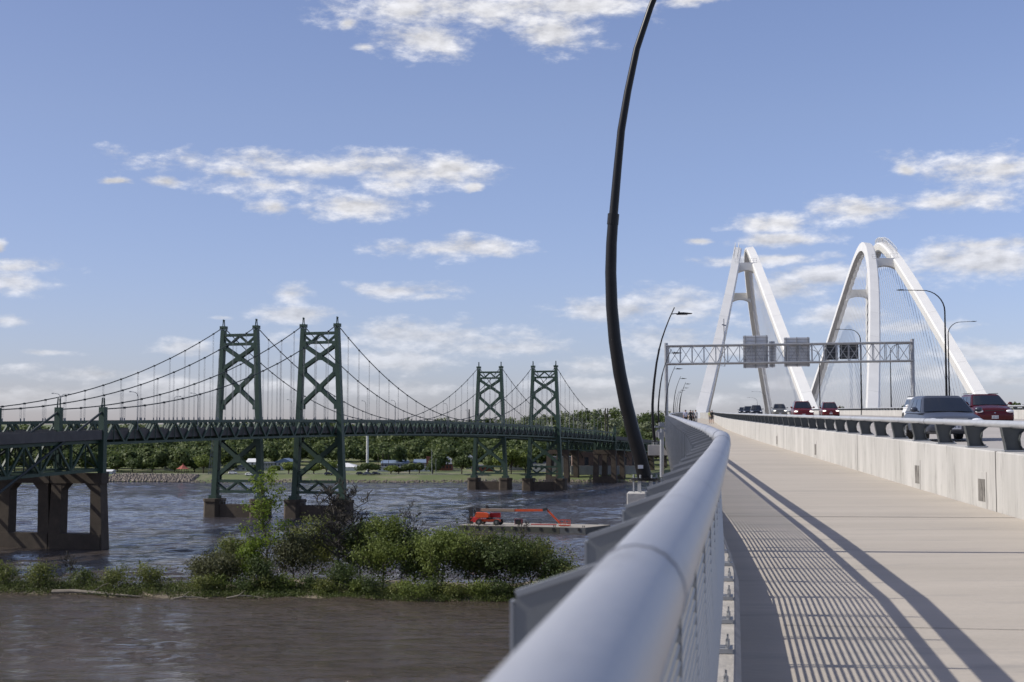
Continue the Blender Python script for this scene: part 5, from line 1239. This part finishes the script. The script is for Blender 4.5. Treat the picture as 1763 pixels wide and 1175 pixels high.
place(make_car('dark blue SUV at the crest, largest of the three dark vehicles', 'paint_dark', 1.95, 1.85, 4.8, 1.1, group=G_), 1302, 238)
place(make_car('middle dark vehicle at the crest, partly hidden by the barrier', 'paint_dark', 1.9, 1.8, 4.8, 1.1, group=G_), 1288, 272)
place(make_car('leftmost small dark vehicle at the crest of the road', 'paint_dark', 1.9, 1.75, 4.8, 1.1, group=G_), 1279, 305)
tt_ = make_car('dark pickup on the second roadway at the far right edge', 'paint_dark', 1.95, 1.8, 5.4, 1.15, style='pickup', cat='pickup', group='cars on the second roadway')
place(tt_, 0, 118, off=4.0, f=road2X)
def parked(px_, D, paint, label, rz=R(80)):
    c = make_car(label, paint, 1.85, 1.55, 4.5, .98, style='parked', group='cars parked in the riverside park'); p = P(px_, 822, D); p.z = bank_h(p.x, p.y) + .1; c.location = p; c.rotation_euler = (0, 0, rz)
parked(628, 729, 'paint_dark', 'dark car parked under the broad tree, leftmost of three on the shore'); parked(641, 728, 'paint_grey', 'grey car parked between two dark cars on the far shore'); parked(655, 728, 'paint_dark', 'black car parked rightmost of three on the far shore')
parked(437, 728, 'paint_white', 'white car parked on the shore right of the left tower'); parked(573, 731, 'paint_dark', 'dark car on the shore road behind the larger right tower'); parked(408, 735, 'paint_white', 'white car parked behind the left tower bracing')
# ------------------------------------------------------------------ people
def person(loc, label, H_=1.75, shirt='cloth_lilac', trousers='cloth_black', hair='hair_dark', rz=0., stride=.2, shorts=False, pack=None, swing=.3):
    t = empty('person', loc, label, 'person', 'people walking on the path', rz=rz); k = H_ / 1.75
    J = {}; V = []; E = []; RAD = []
    def j(n, p, r): J[n] = len(V); V.append(Vector(p) * k); RAD.append(r * k)
    def e(a, c): E.append((J[a], J[c]))
    j('pelvis', (0, 0, .95), .135); j('waist', (0, 0, 1.08), .115); j('chest', (0, -.01, 1.28), .14); j('neck0', (0, 0, 1.44), .07); j('neck', (0, -.005, 1.51), .052); j('head', (0, -.02, 1.60), .078); j('top', (0, -.01, 1.69), .072)
    for a, c in (('pelvis', 'waist'), ('waist', 'chest'), ('chest', 'neck0'), ('neck0', 'neck'), ('neck', 'head'), ('head', 'top')): e(a, c)
    hands = []
    for s, nm in ((-1, 'l'), (1, 'r')):
        st_ = s * stride; ar = -s * swing
        j('hip' + nm, (s * .09, 0, .90), .095); j('knee' + nm, (s * .10, -.06 - st_ * .45, .50), .062); j('ank' + nm, (s * .10, st_ * -.9 + (.06 if st_ < 0 else 0), .09 + (.05 if st_ < 0 else 0)), .04); j('toe' + nm, (s * .115, st_ * -.9 - .17, .045), .035)
        j('sh' + nm, (s * .19, 0, 1.41), .058); j('elb' + nm, (s * .245, -ar * .25 + .02, 1.13), .042); j('wr' + nm, (s * .25, -ar * .55 - .06, .90), .028); j('palm' + nm, (s * .25, -ar * .6 - .08, .83), .032)
        for a, c in (('pelvis', 'hip'), ('hip', 'knee'), ('knee', 'ank'), ('ank', 'toe')): e(a if a == 'pelvis' else a + nm, c + nm)
        e('neck0', 'sh' + nm); e('sh' + nm, 'elb' + nm); e('elb' + nm, 'wr' + nm); e('wr' + nm, 'palm' + nm); hands.append((V[-1].copy(), s))
    me = bpy.data.meshes.new('body'); me.from_pydata([tuple(v) for v in V], E, []); o = bpy.data.objects.new('body', me); col.objects.link(o)
    sm = o.modifiers.new('skin', 'SKIN'); o.modifiers.new('sub', 'SUBSURF').levels = 1
    for i, sv_ in enumerate(me.skin_vertices[0].data): sv_.radius = (RAD[i], RAD[i]); sv_.use_root = (i == 0)
    dg = bpy.context.evaluated_depsgraph_get(); ev = o.evaluated_get(dg).to_mesh(); vv = [v.co.copy() for v in ev.vertices]; ff = [tuple(p.vertices) for p in ev.polygons]
    bpy.data.objects.remove(o)
    fing = local()
    for hp, s in hands:
        for q_ in range(4): fx = (q_ - 1.5) * .019 * k; L = (.075, .085, .08, .062)[q_] * k; fing.tube([hp + Vector((0, fx, -.02 * k)), hp + Vector((-s * .008, fx, -.02 * k - L * .5)), hp + Vector((-s * .022, fx * .9, -.02 * k - L))], [.009 * k, .008 * k, .006 * k], 5)
        fing.tube([hp + Vector((0, -.03 * k, .02 * k)), hp + Vector((-s * .01, -.055 * k, -.02 * k)), hp + Vector((-s * .012, -.06 * k, -.045 * k))], [.011 * k, .009 * k, .007 * k], 5)
    b = local(); b.add(vv, ff); b.add(fing.v, fing.f)
    for s in (-1, 1): b.ell((s * .085 * k, -.005, 1.61 * k), (.012, .022, .03), 6, 5); 
    b.tube([(0, -.095 * k, 1.625 * k), (0, -.118 * k, 1.59 * k)], [.008, .014], 5)
    b.build('body', 'skin', t, smooth='all')
    def shell(nm, sel, m_, grow_):
        ev_ = [(i, v) for i, v in enumerate(vv)]; b = local(); keep = [f for f in ff if all(sel(vv[i]) for i in f)]; ids = {}; vs = []
        bm = bmesh.new(); bv = [bm.verts.new(v) for v in vv]; [bm.faces.new([bv[i] for i in f]) for f in ff]; bm.normal_update(); nrm = [v.normal.copy() for v in bv]; bm.free()
        for f in keep:
            for i in f:
                if i not in ids: ids[i] = len(vs); vs.append(vv[i] + nrm[i] * grow_)
        b.add(vs, [tuple(ids[i] for i in f) for f in keep]); return b.build(nm, m_, t, smooth='all', recalc=False)
    shell('shirt', lambda v: v.z > .93 * k and v.z < 1.50 * k and (abs(v.x) < .2 * k or v.z > 1.16 * k), shirt, .016)
    shell('shorts' if shorts else 'trousers', lambda v: v.z < 1.0 * k and v.z > (.52 if shorts else .11) * k and abs(v.x) < .21 * k, trousers, .014)
    shell('shoes', lambda v: v.z < .13 * k, 'cloth_black', .012)
    b = local(); b.ell((0, .012 * k, 1.665 * k), (.094 * k, .105 * k, .085 * k), 12, 8); b.build('hair', hair, t, smooth='all')
    if pack: b = local(); b.ell((0, .17 * k, 1.22 * k), (.15, .09, .24), 10, 8); b.build('backpack', pack, t, smooth='all')
    return t
def pp_(px_, D): fr = frame(railX, D); x = (px_ - CX) / FPX * D; p = fr((x - railX(D)) * fr.n.x, .012); return p
person(pp_(1180, 158), 'person in a pale lilac shirt and black trousers, leftmost on the path', 1.78, 'cloth_lilac', 'cloth_black', stride=.16)
person(pp_(1188.5, 172), 'person all in black walking between the two pale shirted people', 1.76, 'cloth_black', 'cloth_black', stride=-.18)
person(pp_(1192.5, 176), 'person in a dark top half hidden behind the walker in black', 1.72, 'cloth_grey', 'cloth_black', stride=.15)
person(pp_(1197.5, 178), 'person in a pale top at the right of the group near the railing', 1.78, 'cloth_white', 'cloth_grey', stride=.2)
person(pp_(1222, 186), 'person in a yellowish top walking beside the wall, left of a pair', 1.66, 'cloth_yellow', 'cloth_grey', stride=.1, shorts=True)
person(pp_(1225.5, 184), 'person in a black top and shorts walking next to the concrete wall', 1.74, 'cloth_black', 'cloth_black', stride=.2, shorts=True, pack='cloth_black')
